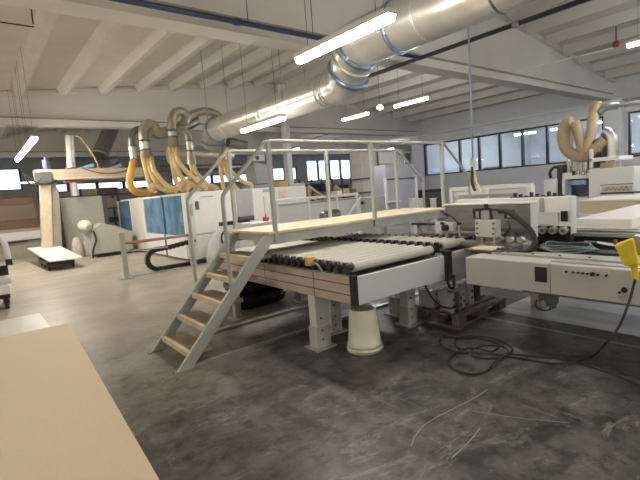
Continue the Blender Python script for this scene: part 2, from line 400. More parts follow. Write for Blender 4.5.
o = MB().cyl(P(228, 142, y=12.6), P(246, 146, y=12.6), .16, n=24).build('duct_stub', 'galvdark', loc=P(237, 144, y=12.6)); tag(o, 'short dark blunt duct end above the upper left railing', 'duct')

o = MB(); a, b = P(110, -2, z=4.44), P(420, 57, z=4.44)
yb = 6.52
o.cyl((-8.3, yb, 4.44), (8.3, yb, 4.44), .045, n=14)
for xx in (3.75, 6.6): o.tube([(xx - .05, yb, 4.44), (xx - .05, yb, 4.44), (xx + .05, yb, 4.44), (xx + .05, yb, 4.44)], [.045, .06, .06, .045], 14)
t = o.build('blue_pipe', 'bluepipe', loc=(3, yb, 4.44)); tag(t, 'dark blue pipe crossing the ceiling at the upper left', 'pipe')
for xx in (1.2, 3.95, 5.3): MB().cyl((xx, yb, 4.44), (xx, yb, slab(xx)), .008, n=6).build('hanger_rod', 'darkgrey', t)
o = MB().cyl((8.36, -6.8, 4.44), (8.36, 15.0, 4.44), .045, n=14)
t = o.build('dark_pipe', 'darkpipe', loc=(8.36, 5, 4.44)); tag(t, 'long dark pipe slanting below the silver duct towards the upper right', 'pipe')
MB().cyl((8.36, 4.30, 4.44), (8.06, 4.36, 4.59), .02).build('branch', 'steel', t)
MB().tube([(8.36, 4.24, 4.44), (8.36, 4.24, 4.44), (8.36, 4.36, 4.44), (8.36, 4.36, 4.44)], [.04, .065, .065, .04]).build('tee_joint', 'steel', t)
for yy in (1.2, 5.3, 9.5): MB().cyl((8.36, yy, 4.44), (8.36, yy, slab(8.36)), .008, n=6).build('hanger_rod', 'darkgrey', t)
a, b = P(516, 71, y=7.0), P(613, 48, x=16)
o = MB().cyl(a, b, .02, n=8).build('thin_conduit', 'white', loc=a); tag(o, 'thin pale conduit running from the girder to the red ceiling ball', 'conduit')
t = thing('alarm_ball', 'small dark red ball hanging on a rod at the upper right', 'ceiling fitting', P(616, 44, x=16))
p = P(616, 44, x=16)
MB().tube([p + Vector((0, 0, z)) for z in (-.1, -.08, 0, .08, .1)], [.02, .08, .11, .08, .02]).build('ball', 'red', t)
MB().cyl(p + Vector((0, 0, .1)), (p.x, p.y, slab(p.x)), .02, n=8).build('rod', 'darkgrey', t)
o = MB(); o.tube([P(-6, 21, z=4.7), P(10, 23.5, z=4.7), P(34, 27, z=4.7)], .012, 8); o.tube([P(30, -4, z=5.0), P(31.5, 10, z=4.85), P(33, 24, z=4.7)], .012, 8)
o = o.build('black_cable', 'rubber', loc=P(20, 24, z=4.7)); tag(o, 'thin black cable slung under the ceiling at the upper left corner', 'cable')
# drop line with connector over the right-hand machine
t = thing('drop_cable', 'thin blue line dropping from the silver duct to a connector above the machines', 'cable', (6, 3.8, 1.9))
MB().cyl((6, 3.8, 3.84), (6, 3.8, 1.95), .014, n=8).build('line', 'bluehose', t)
MB().bx(5.97, 6.03, 3.77, 3.83, 1.83, 1.96).build('connector', 'steel', t, .005)
MB().tube(smooth([(6, 3.79, 1.84), (6.01, 3.76, 1.6), (5.98, 3.66, 1.44)], 6), .014).build('yellow_cable', 'hose', t)
MB().tube(smooth([(6, 3.81, 1.84), (6.0, 3.83, 1.6), (6.0, 3.78, 1.47)], 6), .022).build('black_cable', 'rubber', t)

# ================================================================== ACCESS PLATFORM
YN, YF, ZP = 4.17, 5.04, 1.225
t = thing('access_platform', 'grey steel walkway with stairs, handrails and plywood deck over the rollers', 'platform', (1.4, YN, 0))
MB().bx(2.52, 5.84, YN - .05, YF + .05, ZP - .015, ZP + .015).build('deck', 'ply', t, .004)
for yy in (YN, YF): MB().bx(2.56, 5.82, yy - .025, yy + .025, ZP - .13, ZP - .016).build('side_beam', 'greysteel', t, .004)
for xx in (2.6, 3.7, 4.8, 5.75): MB().bx(xx - .03, xx + .03, YN + .026, YF - .026, ZP - .1, ZP - .02).build('cross_beam', 'greysteel', t)
def stair(x0, xt, sgn):
    for yy in (YN - .02, YF - .09):
        m = MB(); m.prism([(x0, 0), (x0 + sgn*.15, 0), (xt + sgn*.1, ZP - .02), (xt - sgn*.07, ZP - .02)], 'y', yy - .02, yy + .02); m.build('stringer', 'greysteel', t, .004)
        MB().bx(x0 - .02, x0 + .14, yy - .035, yy + .035, 0, .012).build('foot_plate', 'tread', t)
    for i in range(5):
        z = .155 + i * .207; x = x0 + sgn * .05 + (xt - x0) * (z / ZP)
        xa, xb = (x - .05, x + .2) if sgn > 0 else (x - .2, x + .05)
        td = MB().bx(xa, xb, YN, YF - .11, z - .035, z).build('tread', 'tread', t)
        fx = xa if sgn > 0 else xb
        MB().bx(fx - .012, fx + .03, YN, YF - .11, z - .05, z + .004).build('nosing', 'nosing', td)
stair(1.36, 2.54, 1); stair(7.0, 5.88, -1)
rr = .021
def rail_side(yy, last):
    m = MB(); zr = 2.225
    m.tube(smooth([(2.02, yy, .66), (2.02, yy, 1.60)], 1) + smooth([(2.02, yy, 1.62), (2.03, yy, 1.67), (2.06, yy, 1.71)], 3) + [(2.54, yy, 2.17)] + smooth([(2.55, yy, 2.18), (2.58, yy, 2.21), (2.64, yy, zr)], 3) + [(5.72, yy, zr)] + smooth([(5.73, yy, zr), (5.8, yy, 2.2), (5.86, yy, 2.15)], 3) + [(6.36, yy, 1.72), (6.4, yy, 1.66), (6.41, yy, .55)], rr, 12)
    m.build('handrail', 'rail', t)
    for xx in (2.62, 4.19, 5.7):
        MB().bx(xx - .022, xx + .022, yy - .022, yy + .022, ZP - .1, zr).build('post', 'rail', t, .004)
rail_side(YN - .03, 0); rail_side(YF + .03, 0)
for yy, m_ in ((YN, 'steel'), (YF, 'greysteel')): MB().bx(1.44, 6.8, yy - .02, yy + .02, 0, .03).build('floor_rail', m_, t)
for xx, yy in ((2.68, YF + .35), (5.6, YF + .3)):
    MB().bx(xx - .045, xx + .045, yy - .045, yy + .045, .012, ZP - .03).build('support_leg', 'rail', t, .004)
    MB().bx(xx - .11, xx + .11, yy - .11, yy + .11, 0, .012).build('foot_plate', 'greysteel', t)
    MB().bar((xx, yy, ZP - .07), (xx, YF, ZP - .07), .06, .06).build('bracket', 'greysteel', t)

# ================================================================== ROLLER CONVEYORS
def conveyor(name, lab, x0, x1, rows, near, side, y1, legs, base='', extra_beam=None):
    t = thing(name, lab, 'roller conveyor', (x0, near, 0))
    zt = .842
    # frame
    MB().bx(x0 + .04, x1, near - .0, near + .035, .575, zt).build('end_beam', 'beam', t, .006)
    for x in (x0, x1 - .03):
        s = MB().bx(x, x + .03, near + (.04 if x == x0 else .04), y1, .585, zt)
        o = s.build('side_panel', 'pink' if side and x == x0 else 'greysteel', t, .003)
        if side and x == x0:
            for z in (.672, .77): MB().bx(x - .003, x + .001, near + .04, y1, z - .005, z + .005).build('panel_groove', 'darkgrey', o)
            yy = near + .6
            while yy < y1: MB().bx(x - .003, x + .001, yy - .003, yy + .003, .585, zt).build('panel_joint', 'darkgrey', o); yy += .95
            MB().bx(x - .006, x + .036, near + .036, y1, zt, zt + .012).build('top_lip', 'steel', o)
    MB().bx(x0 + .03, x1 - .035, near + .04, y1, .80, .815).build('gap_shade_sheet', 'black', t)  # black sheet added to darken the gaps between the rollers
    for yy in (near + .3, near + 2.2, near + 3.8):
        if yy < y1: MB().bx(x0 + .03, x1 - .03, yy, yy + .08, .62, .7).build('cross_member', 'greysteel', t)
    for a, b, p in rows:
        n = int((b - a) / p)
        for i in range(n + 1):
            y = a + i * p
            r = MB().cyl((x0 + .11, y, .908), (x1 - .08, y, .908), .047, n=16).build('roller', 'roller', t)
            c = MB()
            c.prism([(y - .024, .856), (y + .024, .856), (y + .026, .938), (y + .016, .965), (y - .016, .965), (y - .026, .938)], 'x', x0 + .02, x0 + .06)
            c.cyl((x0 + .05, y, .908), (x0 + .115, y, .908), .026, n=10); c.build('bearing_cap', 'black', r)
            c = MB().tube([(x1 - .085, y, .908), (x1 - .07, y, .908), (x1 - .045, y, .908), (x1 - .03, y, .908)], [.036, .05, .05, .03], 12)
            c.bx(x1 - .05, x1 - .02, y - .02, y + .02, .846, .935); c.build('bearing_cap', 'black', r)
    for (lx, ly, w_) in legs:
        l = MB().bx(lx - w_/2, lx + w_/2, ly - .06, ly + .06, .0, .585).build('leg', 'beam', t, .006)
        MB().bx(lx - w_/2 - .012, lx + w_/2 + .012, ly - .072, ly + .072, .0, .24).build('leg_sleeve', 'bed', l, .004)
        for z in (.1, .2, .33): MB().cyl((lx - .02, ly - .075, z), (lx - .02, ly - .06, z), .012, n=8).build('bolt', 'darkgrey', l)
        MB().bx(lx - .13, lx + .13, ly - .12, ly + .12, 0, .015).build('foot_plate', 'greysteel', l)
    return t
t = conveyor('roller_conveyor', 'left roller conveyor with worn beige side panel, passing under the walkway', 2.63, 4.0,
     [(3.05, 4.78, .122)], 2.92, True, 5.75, [(2.735, 3.62, .16), (3.15, 3.9, .13), (3.9, 3.4, .14), (3.8, 5.4, .14)])
MB().bx(2.74, 3.96, 4.86, 5.72, .87, .91).build('flat_belt', 'roller', t, .01); MB().bx(2.8, 3.9, 4.84, 4.86, .80, .92).build('belt_end_bar', 'black', t)
MB().bx(2.615, 2.67, 2.905, 2.96, .575, .862).build('corner_strip', 'black', t, .003)
b = MB().bx(2.60, 2.68, 3.52, 3.60, .90, .99).build('sensor_box', 'hosedark', t, .006)
MB().tube(smooth([(2.62, 3.5, .93), (2.63, 3.44, .92), (2.64, 3.38, .86), (2.645, 3.36, .8), (2.645, 3.36, .70)], 5), .01).build('sensor_cable', 'steel', b)
t2 = conveyor('roller_conveyor', 'right roller conveyor beyond the row of black bearings, next to the silver machine box', 4.06, 4.68,
     [(3.1, 4.84, .122), (4.98, 7.0, .122)], 2.97, False, 7.2, [(4.13, 3.78, .12), (4.5, 6.5, .12)])
m = MB().bx(3.985, 4.075, 2.88, 2.95, .56, .89); m.build('black_joint_post', 'black', t2, .004)
MB().tube(smooth([(4.0, 2.9, .58), (4.0, 2.88, .5), (4.06, 2.88, .47), (4.12, 2.9, .5), (4.13, 2.92, .6)], 6), .016).build('cable_loop', 'rubber', t2)
MB().tube(smooth([(3.95, 3.2, .58), (3.93, 3.1, .40), (3.97, 3.0, .28), (4.1, 2.95, .22), (4.3, 3.0, .2)], 6), .01).build('hanging_cable', 'rubber', t2)

# sacks in black film under the walkway
t = thing('black_bale', 'bulky black film wrapped bale lying on the floor under the roller conveyor', 'bale', (3.3, 6.0, 0))
for z0, z1, dx in ((.01, .23, 0), (.23, .45, .06)):
    m = MB()
    n = 10; ring_pts = []
    for k_ in range(7):
        u = k_ / 6; z = z0 + (z1 - z0) * u; s_ = .82 + .18 * math.sin(math.pi * u) ** .5
        for i in range(24):
            a = 2*math.pi*i/24; ca, sa = math.cos(a), math.sin(a)
            rx = (abs(ca) ** .5) * (1 if ca > 0 else -1) * .47 * s_; ry = (abs(sa) ** .5) * (1 if sa > 0 else -1) * .33 * s_
            ring_pts.append((3.24 + dx + rx * (1 + random.uniform(-.03, .03)), 5.9 + ry * (1 + random.uniform(-.03, .03)), z))
    fs = [(k_*24+i, k_*24+(i+1) % 24, (k_+1)*24+(i+1) % 24, (k_+1)*24+i) for k_ in range(6) for i in range(24)]
    m.add(ring_pts, fs, True); m.add(ring_pts[:24], [tuple(range(24))]); m.add(ring_pts[-24:], [tuple(range(24))])
    m.build('wrapped_bundle', 'bagblack', t)

# upturned bucket
t = thing('bucket', 'upturned cream plastic bucket on the floor at the conveyor corner', 'bucket', (2.98, 3.2, 0))
cx, cy = 2.98, 3.2
prof = [(0.0, .165), (.005, .182), (.03, .186), (.032, .172), (.06, .170), (.065, .178), (.075, .178), (.08, .168), (.26, .152), (.42, .138), (.437, .132), (.437, .118), (.428, .112), (.428, .01)]
m = MB(); m.tube([(cx, cy, z + i * 1e-5) for i, (z, r) in enumerate(prof)], [r for z, r in prof], 36, cap=True)
# rebuild as plain lathe for stable frames
m = MB(); N = 36
vs = [(cx + r * math.cos(2*math.pi*k_/N), cy + r * math.sin(2*math.pi*k_/N), z) for z, r in prof for k_ in range(N)]
m.add(vs, [(i*N+k_, i*N+(k_+1) % N, (i+1)*N+(k_+1) % N, (i+1)*N+k_) for i in range(len(prof)-1) for k_ in range(N)], True)
m.add(vs[:N], [tuple(range(N))]); m.add(vs[-N:], [tuple(range(N))])
m.build('pail', 'bucket', t)
MB().tube(smooth([(cx + .19*math.cos(a), cy + .19*math.sin(a), .03 - .02 * math.sin((a + 2.8)) * 0) for a in [(-2.9 + i * .25) for i in range(13)]], 2), .005, 8).build('handle', 'steel', t)
for a in (-2.9, .1): MB().bx(cx + .185*math.cos(a) - .012, cx + .185*math.cos(a) + .012, cy + .185*math.sin(a) - .012, cy + .185*math.sin(a) + .012, .015, .05).build('handle_lug', 'bucket', t)

# ================================================================== MACHINE BED AT THE RIGHT
t = thing('machine_bed', 'long grey white machine bed running out of the picture on the right', 'machine', (3.9, 1, 0))
MB().bx(3.9, 4.35, -3.5, 2.60, .58, .865).build('front_beam', 'bed', t, .01)
MB().bx(3.97, 4.02, -3.5, 1.78, .866, .868 + .006).build('edge_strip', 'steel', t)
MB().bx(4.35, 5.8, -3.5, 2.75, .62, .74).build('dark_trough', 'black', t)
MB().bx(5.0, 5.2, -3.5, 2.4, .741, .80).build('belt', 'rubber', t)
MB().bx(5.8, 5.95, -3.5, 2.9, .6, .855).build('rear_wall', 'black', t); MB().bx(5.78, 5.97, -3.5, 2.9, .855, .90).build('rear_rail', 'greysteel', t, .006)
MB().bx(5.84, 5.91, -3.5, 2.9, .9, .925).build('rail_top', 'steel', t)
s = .0
def bedrect(a, b, c_, d_, t0, name, m, par):
    p, q = P(a, (b + d_) / 2, x=3.9), P(c_, (b + d_) / 2, x=3.9)
    return MB().bx(3.9 - t0, 3.9, q.y, p.y, P((a + c_) / 2, d_, x=3.9).z, P((a + c_) / 2, b, x=3.9).z).build(name, m, par)
bedrect(535, 267, 547, 282, .006, 'square_opening', 'black', t)
bedrect(550, 263, 550.6, 297, .002, 'panel_seam', 'darkgrey', t)
MB().bx(4.14, 4.35, -3.5, 2.45, .865, .885).build('bolted_strip', 'greysteel', t, .003)
for i in range(10): MB().cyl((4.2, 2.3 - i * .25, .885), (4.2, 2.3 - i * .25, .893), .013, n=8).build('strip_bolt', 'darkgrey', t)
pl = bedrect(564, 269.5, 609, 278.5, .008, 'socket_plate', 'bed', t)
for i, px_ in enumerate((566.5, 573.5, 578.5, 583, 587.5, 592.5, 598, 606.5)):
    p = P(px_, 271.6 + (px_ - 566) * .1, x=3.89); MB().cyl(p, p + Vector((-.012, 0, 0)), .010 if i != 5 else .018, n=12).build('socket', 'black', pl)
for px_, py_, r_, m_ in ((624.5, 290, .022, 'black'), (624.5, 296, .020, 'steel'), (619.5, 292.5, .010, 'black'), (619.5, 297.5, .010, 'steel')):
    p = P(px_, py_, x=3.9); MB().cyl(p, p + Vector((-.008, 0, 0)), r_, n=16).build('cable_gland', m_, t)
MB().bx(3.885, 3.9, -3.5, 2.0, .585, .597).build('lower_groove', 'darkgrey', t)
for yy in (2.6, -.6, -2.6): MB().bx(5.4, 5.6, yy - .08, yy + .08, 0, .62).build('leg', 'beam', t, .01)
va = P(544, 300, x=4.0).y
m = MB().bx(4.0, 4.14, va - .07, va + .05, .45, .58); m.bx(3.97, 4.02, va - .1, va - .06, .44, .58); u = m.build('underside_valve', 'darkgrey', t)
MB().tube(smooth([(3.98, va + .06, .5), (3.96, va + .05, .44), (3.98, va, .41), (4.0, va - .06, .43), (4.0, va - .08, .5)], 6), .006).build('valve_hose', 'rubber', u)
MB().cyl((3.98, va, .47), (4.06, va, .47), .03, n=12).build('valve_knob', 'steel', u); MB().bx(4.02, 4.12, va + .05, va + .1, .47, .57).build('valve_body', 'steel', u)

# pale plinth added to imitate the bright band of lit floor behind the bed
o = MB().bx(6.3, 9.5, -4, 3.0, .0, .12).build('light_band_plinth', 'beam', loc=(7, 0, 0)); tag(o, 'low pale plinth added to imitate the band of lit floor behind the machine bed', 'plinth')

# processing head with the black hose
t = thing('processing_head', 'grey machining head with black handles and curved black hose on the machine bed', 'machine head', (4.3, 2.6, .87))
ha, hb = P(475, 228, x=4.34), P(496, 228, x=4.34); hz0, hz1 = P(486, 237, x=4.34).z, P(486, 220, x=4.34).z
MB().bx(4.34, 4.44, hb.y, ha.y, hz0, hz1).build('block', 'bed', t, .008)
for yy in (hb.y + .03, ha.y - .03):
    for z in (.2, .5, .8): MB().cyl((4.34, yy, hz0 + (hz1 - hz0) * z), (4.33, yy, hz0 + (hz1 - hz0) * z), .011, n=8).build('screw', 'darkgrey', t)
for yy in (hb.y + .05, ha.y - .05): MB().cyl((4.39, yy, .90), (4.39, yy, hz0), .02).build('guide_rod', 'steel', t)
MB().bx(4.15, 4.5, 2.36, 2.78, .88, .90).build('base_plate', 'darkgrey', t, .003)
MB().bx(4.15, 4.4, 2.45, 2.72, .901, .912).build('wooden_pad', 'ply', t)
m = MB().bx(4.35, 4.43, hb.y + .08, hb.y + .18, hz1, hz1 + .1); m.build('clamp_body', 'steel', t, .006)
hy = hb.y + .13; hz = hz1 + .11
m = MB(); m.cyl((4.38, hy - .06, hz1), (4.38, hy - .04, hz + .02), .018); m.cyl((4.38, hy + .06, hz1), (4.38, hy + .03, hz + .02), .018); m.cyl((4.38, hy - .14, hz), (4.38, hy, hz), .014); m.cyl((4.38, hy, hz + .01), (4.38, hy + .16, hz), .014)
m.cyl((4.38, hy, hz), (4.38, hy, hz + .06), .025); m.build('handle', 'black', t)
m = MB(); corr(m, [(4.4, 2.5, 1.29), (4.38, 2.40, 1.285), (4.34, 2.25, 1.21), (4.32, 2.12, 1.09), (4.30, 2.08, .98), (4.28, 2.14, .90), (4.28, 2.3, .885), (4.25, 2.45, .89)], .028, .02, 12, .1); m.build('black_hose', 'rubber', t)
MB().bx(4.5, 4.62, 2.3, 3.1, .87, .93).build('slide_rail', 'steel', t, .004)
m = MB()
for i in range(5): m.cyl((4.55, 2.33 + i*.12, .97), (4.49, 2.33 + i*.12, .97), .035, n=14)
m.build('slide_wheel_row', 'steel', t)
for xx in (4.2, 4.4): MB().bx(xx - .02, xx + .02, 2.45, 2.72, .866, .88).build('shoe', 'black', t)

# silver box
t = thing('silver_machine_box', 'dull silver sheet metal box behind the processing head', 'machine housing', (4.8, 2.9, .9))
MB().bx(4.8, 4.95, 2.36, 3.47, .94, 1.335).build('housing', 'silver', t, .006)
MB().bx(4.79, 4.96, 2.35, 3.49, 1.335, 1.352).build('lid', 'white', t, .004)
MB().bx(4.797, 4.953, 2.353, 2.362, .95, 1.33).build('end_panel', 'beam', t, .003)
for yy, zz in ((3.0, 1.22), (2.6, 1.22)): 
    f = MB().bx(4.79, 4.8, yy - .06, yy + .06, zz - .05, zz + .05).build('opening', 'black', t)
    MB().bx(4.783, 4.79, yy - .02, yy + .02, zz - .04, zz + .04).build('knob', 'steel', f)
for yy in (2.45, 2.75, 3.05, 3.35): MB().cyl((4.72, yy, .90), (4.80, yy, .90), .035).build('feed_wheel', 'steel', t)
MB().bx(4.74, 4.95, 2.4, 3.5, .86, .94).build('carriage', 'greysteel', t)
MB().bx(4.72, 4.8, 3.3, 3.58, .98, 1.12).build('motor_block', 'bed', t, .01)
MB().cyl((4.72, 3.40, 1.06), (4.66, 3.40, 1.06), .04).build('motor_knob', 'black', t)
m = MB()
for yy in (2.9, 3.1, 3.3): m.cyl((4.7, yy, .93), (4.66, yy, .93), .022)
m.build('valve_row', 'black', t)
MB().bx(4.7, 4.73, 2.5, 3.5, 1.0, 1.02).build('sensor_rod', 'steel', t)
for xx in (4.76, 4.92): MB().bx(xx - .02, xx + .02, 2.45, 3.55, .741, .86).build('mounting_rail', 'darkgrey', t)

# small fittings in front of the silver box
rg = random.Random(11)
for i in range(12):
    yy = 2.42 + i * .1; h_ = rg.uniform(.02, .06); x_ = 4.64
    c = MB().bx(x_, x_ + .06, yy, yy + .045, .93, .93 + h_); c.cyl((x_ - .03, yy + .022, .945), (x_, yy + .022, .945), .014, n=8); c.build('guide_clamp', rg.choice(['black', 'steel', 'darkgrey']), t)
MB().bx(4.6, 4.74, 2.38, 3.6, .885, .93).build('guide_rail', 'galvdark', t, .004)
for yy in (2.7, 3.2, 3.45):
    c = MB().cyl((4.7, yy, .96), (4.7, yy, 1.1), .018, n=10).build('air_cylinder', 'steel', t); MB().cyl((4.7, yy, 1.1), (4.7, yy, 1.13), .026, n=10).build('cylinder_cap', 'black', c)
m = MB()
m.tube(smooth([(4.76, 3.4, 1.2), (4.68, 3.45, 1.28), (4.66, 3.3, 1.22), (4.7, 3.2, 1.12)], 6), .01, 8); m.build('air_line', 'rubber', t)
m = MB(); m.tube(smooth([(4.76, 2.6, 1.15), (4.7, 2.55, 1.08), (4.68, 2.6, 1.0), (4.7, 2.72, .96)], 6), .012, 8); m.build('air_line', 'rubber', t)
MB().bx(4.785, 4.8, 2.42, 3.55, 1.02, 1.06).build('lower_strip', 'darkgrey', t)

# white boxed spindle unit
t = thing('white_spindle_unit', 'long white spindle housing with a row of round spindles below', 'machine housing', (5.4, 2.7, .9))
wy = P(570.5, 215, x=5.4).y
MB().bx(5.4, 5.54, wy, 3.7, 1.02, 1.37).build('housing', 'white', t, .006)
MB().bx(5.397, 5.543, wy - .008, wy, .93, 1.365).build('end_panel', 'beam', t, .003)
MB().bx(5.385, 5.4, wy + .13, wy + .55, 1.04, 1.19).build('cover_plate', 'beam', t, .003)
MB().bx(5.38, 5.4, wy + .30, wy + .35, 1.19, 1.36).build('grey_rib', 'greysteel', t, .006)
MB().bx(5.38, 5.4, wy + .03, wy + .10, 1.08, 1.20).build('dark_slot', 'black', t)
for i in range(7):
    yy = wy + .06 + i * .118
    c = MB().cyl((5.33, yy, .975), (5.42, yy, .975), .045, n=16).build('spindle', 'galv', t)
    MB().cyl((5.322, yy, .975), (5.33, yy, .975), .022, n=12).build('spindle_bore', 'darkgrey', c)
MB().bx(5.40, 5.52, wy + .01, 3.65, .80, 1.02).build('rear_plate', 'black', t)
m = MB()
m.bx(5.47, 5.53, 2.3, 2.95, 1.37, 1.38)
for i in range(9): m.bx(5.5 - .02, 5.52, 2.32 + i*.07, 2.35 + i*.07, 1.375, 1.39 + .02 * (i % 3))
m.build('fitting_row', 'black', t)
MB().bx(5.42, 5.5, 2.3, 3.6, .741, .80).build('mounting_rail', 'darkgrey', t)

# cable coil on the machine bed
m = MB(); pts = []
for k_ in range(4):
    for i in range(20):
        a = 2*math.pi*i/20; rr_ = 1 - .09*k_ + random.uniform(-.02, .02)
        pts.append((4.98 + .22*rr_*math.cos(a) + .24*rr_*math.sin(a)*.4, 2.06 + .29*rr_*math.sin(a) - .08*math.cos(a), .83 + .014*k_ + .012*math.sin(3*a + k_)))
m.tube(smooth(pts, 3), .010, 8); m.tube(smooth([pts[-1], (5.2, 1.95, .88), (5.3, 1.8, .86), (5.35, 1.65, .83)], 5), .010, 8)
o = m.build('cable_coil', 'bluehose', loc=(5.0, 2.0, .83)); tag(o, 'loose coil of blue grey hose lying on the machine bed', 'hose')
o = MB().tube(smooth([P(617, 245, x=3.98), P(608, 244.5, x=4.2), P(598, 242.5, x=4.5)], 6), .01).build('white_cable', 'white', loc=(4.2, 1.5, .88)); tag(o, 'thin white cable running across the dark trough to the yellow connector', 'cable')

# yellow connector with black lead
t = thing('yellow_connector', 'large yellow industrial socket hanging over the edge of the machine bed', 'connector', (3.8, 1.2, .9))
A = P(616, 240, x=3.85); 
def quad(px): return [P(a, b, x=3.80) for a, b in px]
q0 = quad([(617, 243), (636, 236), (642, 262), (628, 264)])
m = MB(); q1 = [v + Vector((-.13, -.02, 0)) for v in q0]
m.add(q0 + q1, [(0, 1, 2, 3), (7, 6, 5, 4), (0, 4, 5, 1), (1, 5, 6, 2), (2, 6, 7, 3), (3, 7, 4, 0)]); hd = m.build('body', 'yellow', t, .012)
a = P(634, 262, x=3.74); b = P(635, 279, x=3.74)
MB().tube([a + Vector((0, 0, .02)), a, a.lerp(b, .5), b], [.03, .027, .022, .02]).build('grip', 'yellow', t)
p = P(640, 237, x=3.8); MB().bx(p.x - .1, p.x, p.y - .03, p.y + .02, p.z - .12, p.z + .02).build('latch', 'steel', t, .006)
p = P(616, 241, x=3.8); MB().bx(p.x - .03, p.x, p.y - .01, p.y + .01, p.z - .025, p.z + .01).build('red_trim', 'red', t)
lead = [b, P(634, 284, x=3.76), P(628, 305, x=3.70), P(618, 328, x=3.66), P(604, 345, x=3.62)] 
g = [(592, 356), (575, 362), (550, 363), (520, 358), (490, 354), (468, 352), (456, 346), (457, 339), (472, 336), (495, 339), (512, 348), (505, 356), (485, 358), (470, 353), (480, 346), (500, 346), (508, 352), (495, 362), (486, 371), (470, 374), (453, 368), (449, 359), (460, 350), (476, 348), (492, 351), (498, 344), (480, 338), (460, 338), (443, 337), (440, 343), (450, 350), (475, 353), (520, 355), (560, 359), (600, 369), (640, 385), (690, 405)]
gp = [P(a_, b_, z=.012 + .004 * (i % 3)) for i, (a_, b_) in enumerate(g)]
m = MB(); m.tube(smooth(lead + gp, 6), .009, 8); m.build('lead', 'rubber', t)

# pallet with steel blocks
ang = 0.
t = thing('pallet', 'old wooden pallet on the floor under the conveyor end, carrying steel blocks', 'pallet', (4.15, 2.87, 0)); t.rotation_euler.z = ang
OFF[t.name] = Vector((0, 0, 0))
for i in range(3): MB().bx(0, 1.0, i * .29, i * .29 + .1, 0, .02).build('bottom_board', 'pallet', t)
for i in range(3):
    for j in range(3): MB().bx(j * .43, j * .43 + .14, i * .29, i * .29 + .1, .02, .1).build('block', 'pallet', t)
for i in range(5): MB().bx(-.01, 1.01, i * .146, i * .146 + .1, .1, .125).build('top_board', 'pallet', t)
MT = Matrix.Translation((4.15, 2.87, 0)) @ Matrix.Rotation(ang, 4, 'Z')
labs = ['pale steel block with an orange mark at the near corner of the pallet', 'dark slotted steel plate beside the orange marked block', 'tall white steel bracket in the middle of the pallet', 'white steel bracket with slots right of the middle of the pallet', 'dark steel bracket at the right of the pallet', 'grey steel bracket at the far end of the pallet']
for i, (x, y, w_, d_, h_, mt) in enumerate(((.04, .12, .05, .17, .24, 'beam'), (.16, .1, .05, .15, .24, 'steel'), (.30, .16, .09, .16, .25, 'beam'), (.48, .18, .1, .16, .25, 'beam'), (.68, .2, .09, .16, .22, 'darkgrey'), (.1, .42, .12, .2, .22, 'beam'))):
    p = MT @ Vector((x, y, .125)); b = thing('steel_bracket', labs[i], 'steel part', p, 'steel parts on the pallet'); OFF[b.name] = Vector((0, 0, 0)); b.rotation_euler.z = ang + .1 * (i % 3)
    m = MB().bx(0, w_, 0, .02, 0, h_); m.bx(0, w_, d_ - .02, d_, 0, h_); m.bx(0, .02, .02, d_ - .02, 0, h_); m.bx(0, w_, .02, d_ - .02, 0, .02); m.build('angle_plate', mt, b, .002)
    for z in (.08, .16): MB().cyl((w_ * .6, -.004, z), (w_ * .6, 0, z), .016, n=10).build('slot', 'red' if i == 0 and z == .08 else 'black', b)

# ================================================================== BOARD STACKS AT THE RIGHT
def boards(name, x0, x1, y0, y1, z0, z1, n, m, lab, cat, group=None, loc=None, jit=.0):
    """stacked boards: individual sheets"""
    h = (z1 - z0) / n
    for i in range(n):
        dx, dy = random.uniform(-jit, jit), random.uniform(-jit, jit)
        o = MB().bx(x0 + dx, x1 + dx, y0 + dy, y1 + dy, z0 + i*h, z0 + (i+1)*h - .0012).build(name, m, None, 0, (x0, y0, z0 + i*h))
        tag(o, lab, cat, group)
boards('white_board', 6.05, 8.6, 1.78, 2.42, .93, 1.04, 6, 'paperwhite', 'white faced board in the flat stack behind the machine bed', 'board', 'white boards stacked behind the machine bed', jit=.003)
t = thing('lift_table', 'low grey lift table carrying the white boards behind the machine bed', 'table', (7, 2.1, 0))
MB().bx(6.02, 8.7, 1.7, 2.5, .86, .93).build('table_top', 'greysteel', t, .005)
for xx in (6.2, 8.5):
    for yy in (1.8, 2.4): MB().bx(xx - .04, xx + .04, yy - .04, yy + .04, .0 if xx < 6 else .12, .86).build('leg', 'greysteel', t)
by0, by1 = P(637, 207, x=9.2).y, P(580, 207, x=9.2).y; bz0, bz1 = P(600, 214, x=9.2).z, P(600, 201, x=9.2).z
boards('brown_board', 9.2, 10.6, by0, by1, bz0, bz1, 8, 'mdf', 'brown board in the stack in front of the white far machine', 'board', 'brown boards stacked before the far machine', jit=.006)
o = MB().bx(9.18, 10.6, by0 - .3, by1 + .03, bz1, bz1 + .025).build('white_board', 'paperwhite', loc=(9.2, 2.2, bz1)); tag(o, 'white board lying on top of the brown board stack', 'board')
t = thing('board_trolley', 'grey trolley table under the brown board stack', 'trolley', (9.9, 2.7, 0))
MB().bx(9.1, 10.7, by0 - .1, by1 + .1, bz0 - .08, bz0).build('trolley_top', 'beam', t, .005)
for xx in (9.3, 10.5):
    for yy in (by0 + .1, by1 - .1): MB().bx(xx - .04, xx + .04, yy - .04, yy + .04, .12 if xx < 9.5 and yy < 3 else 0, bz0 - .08).build('leg', 'greysteel', t)

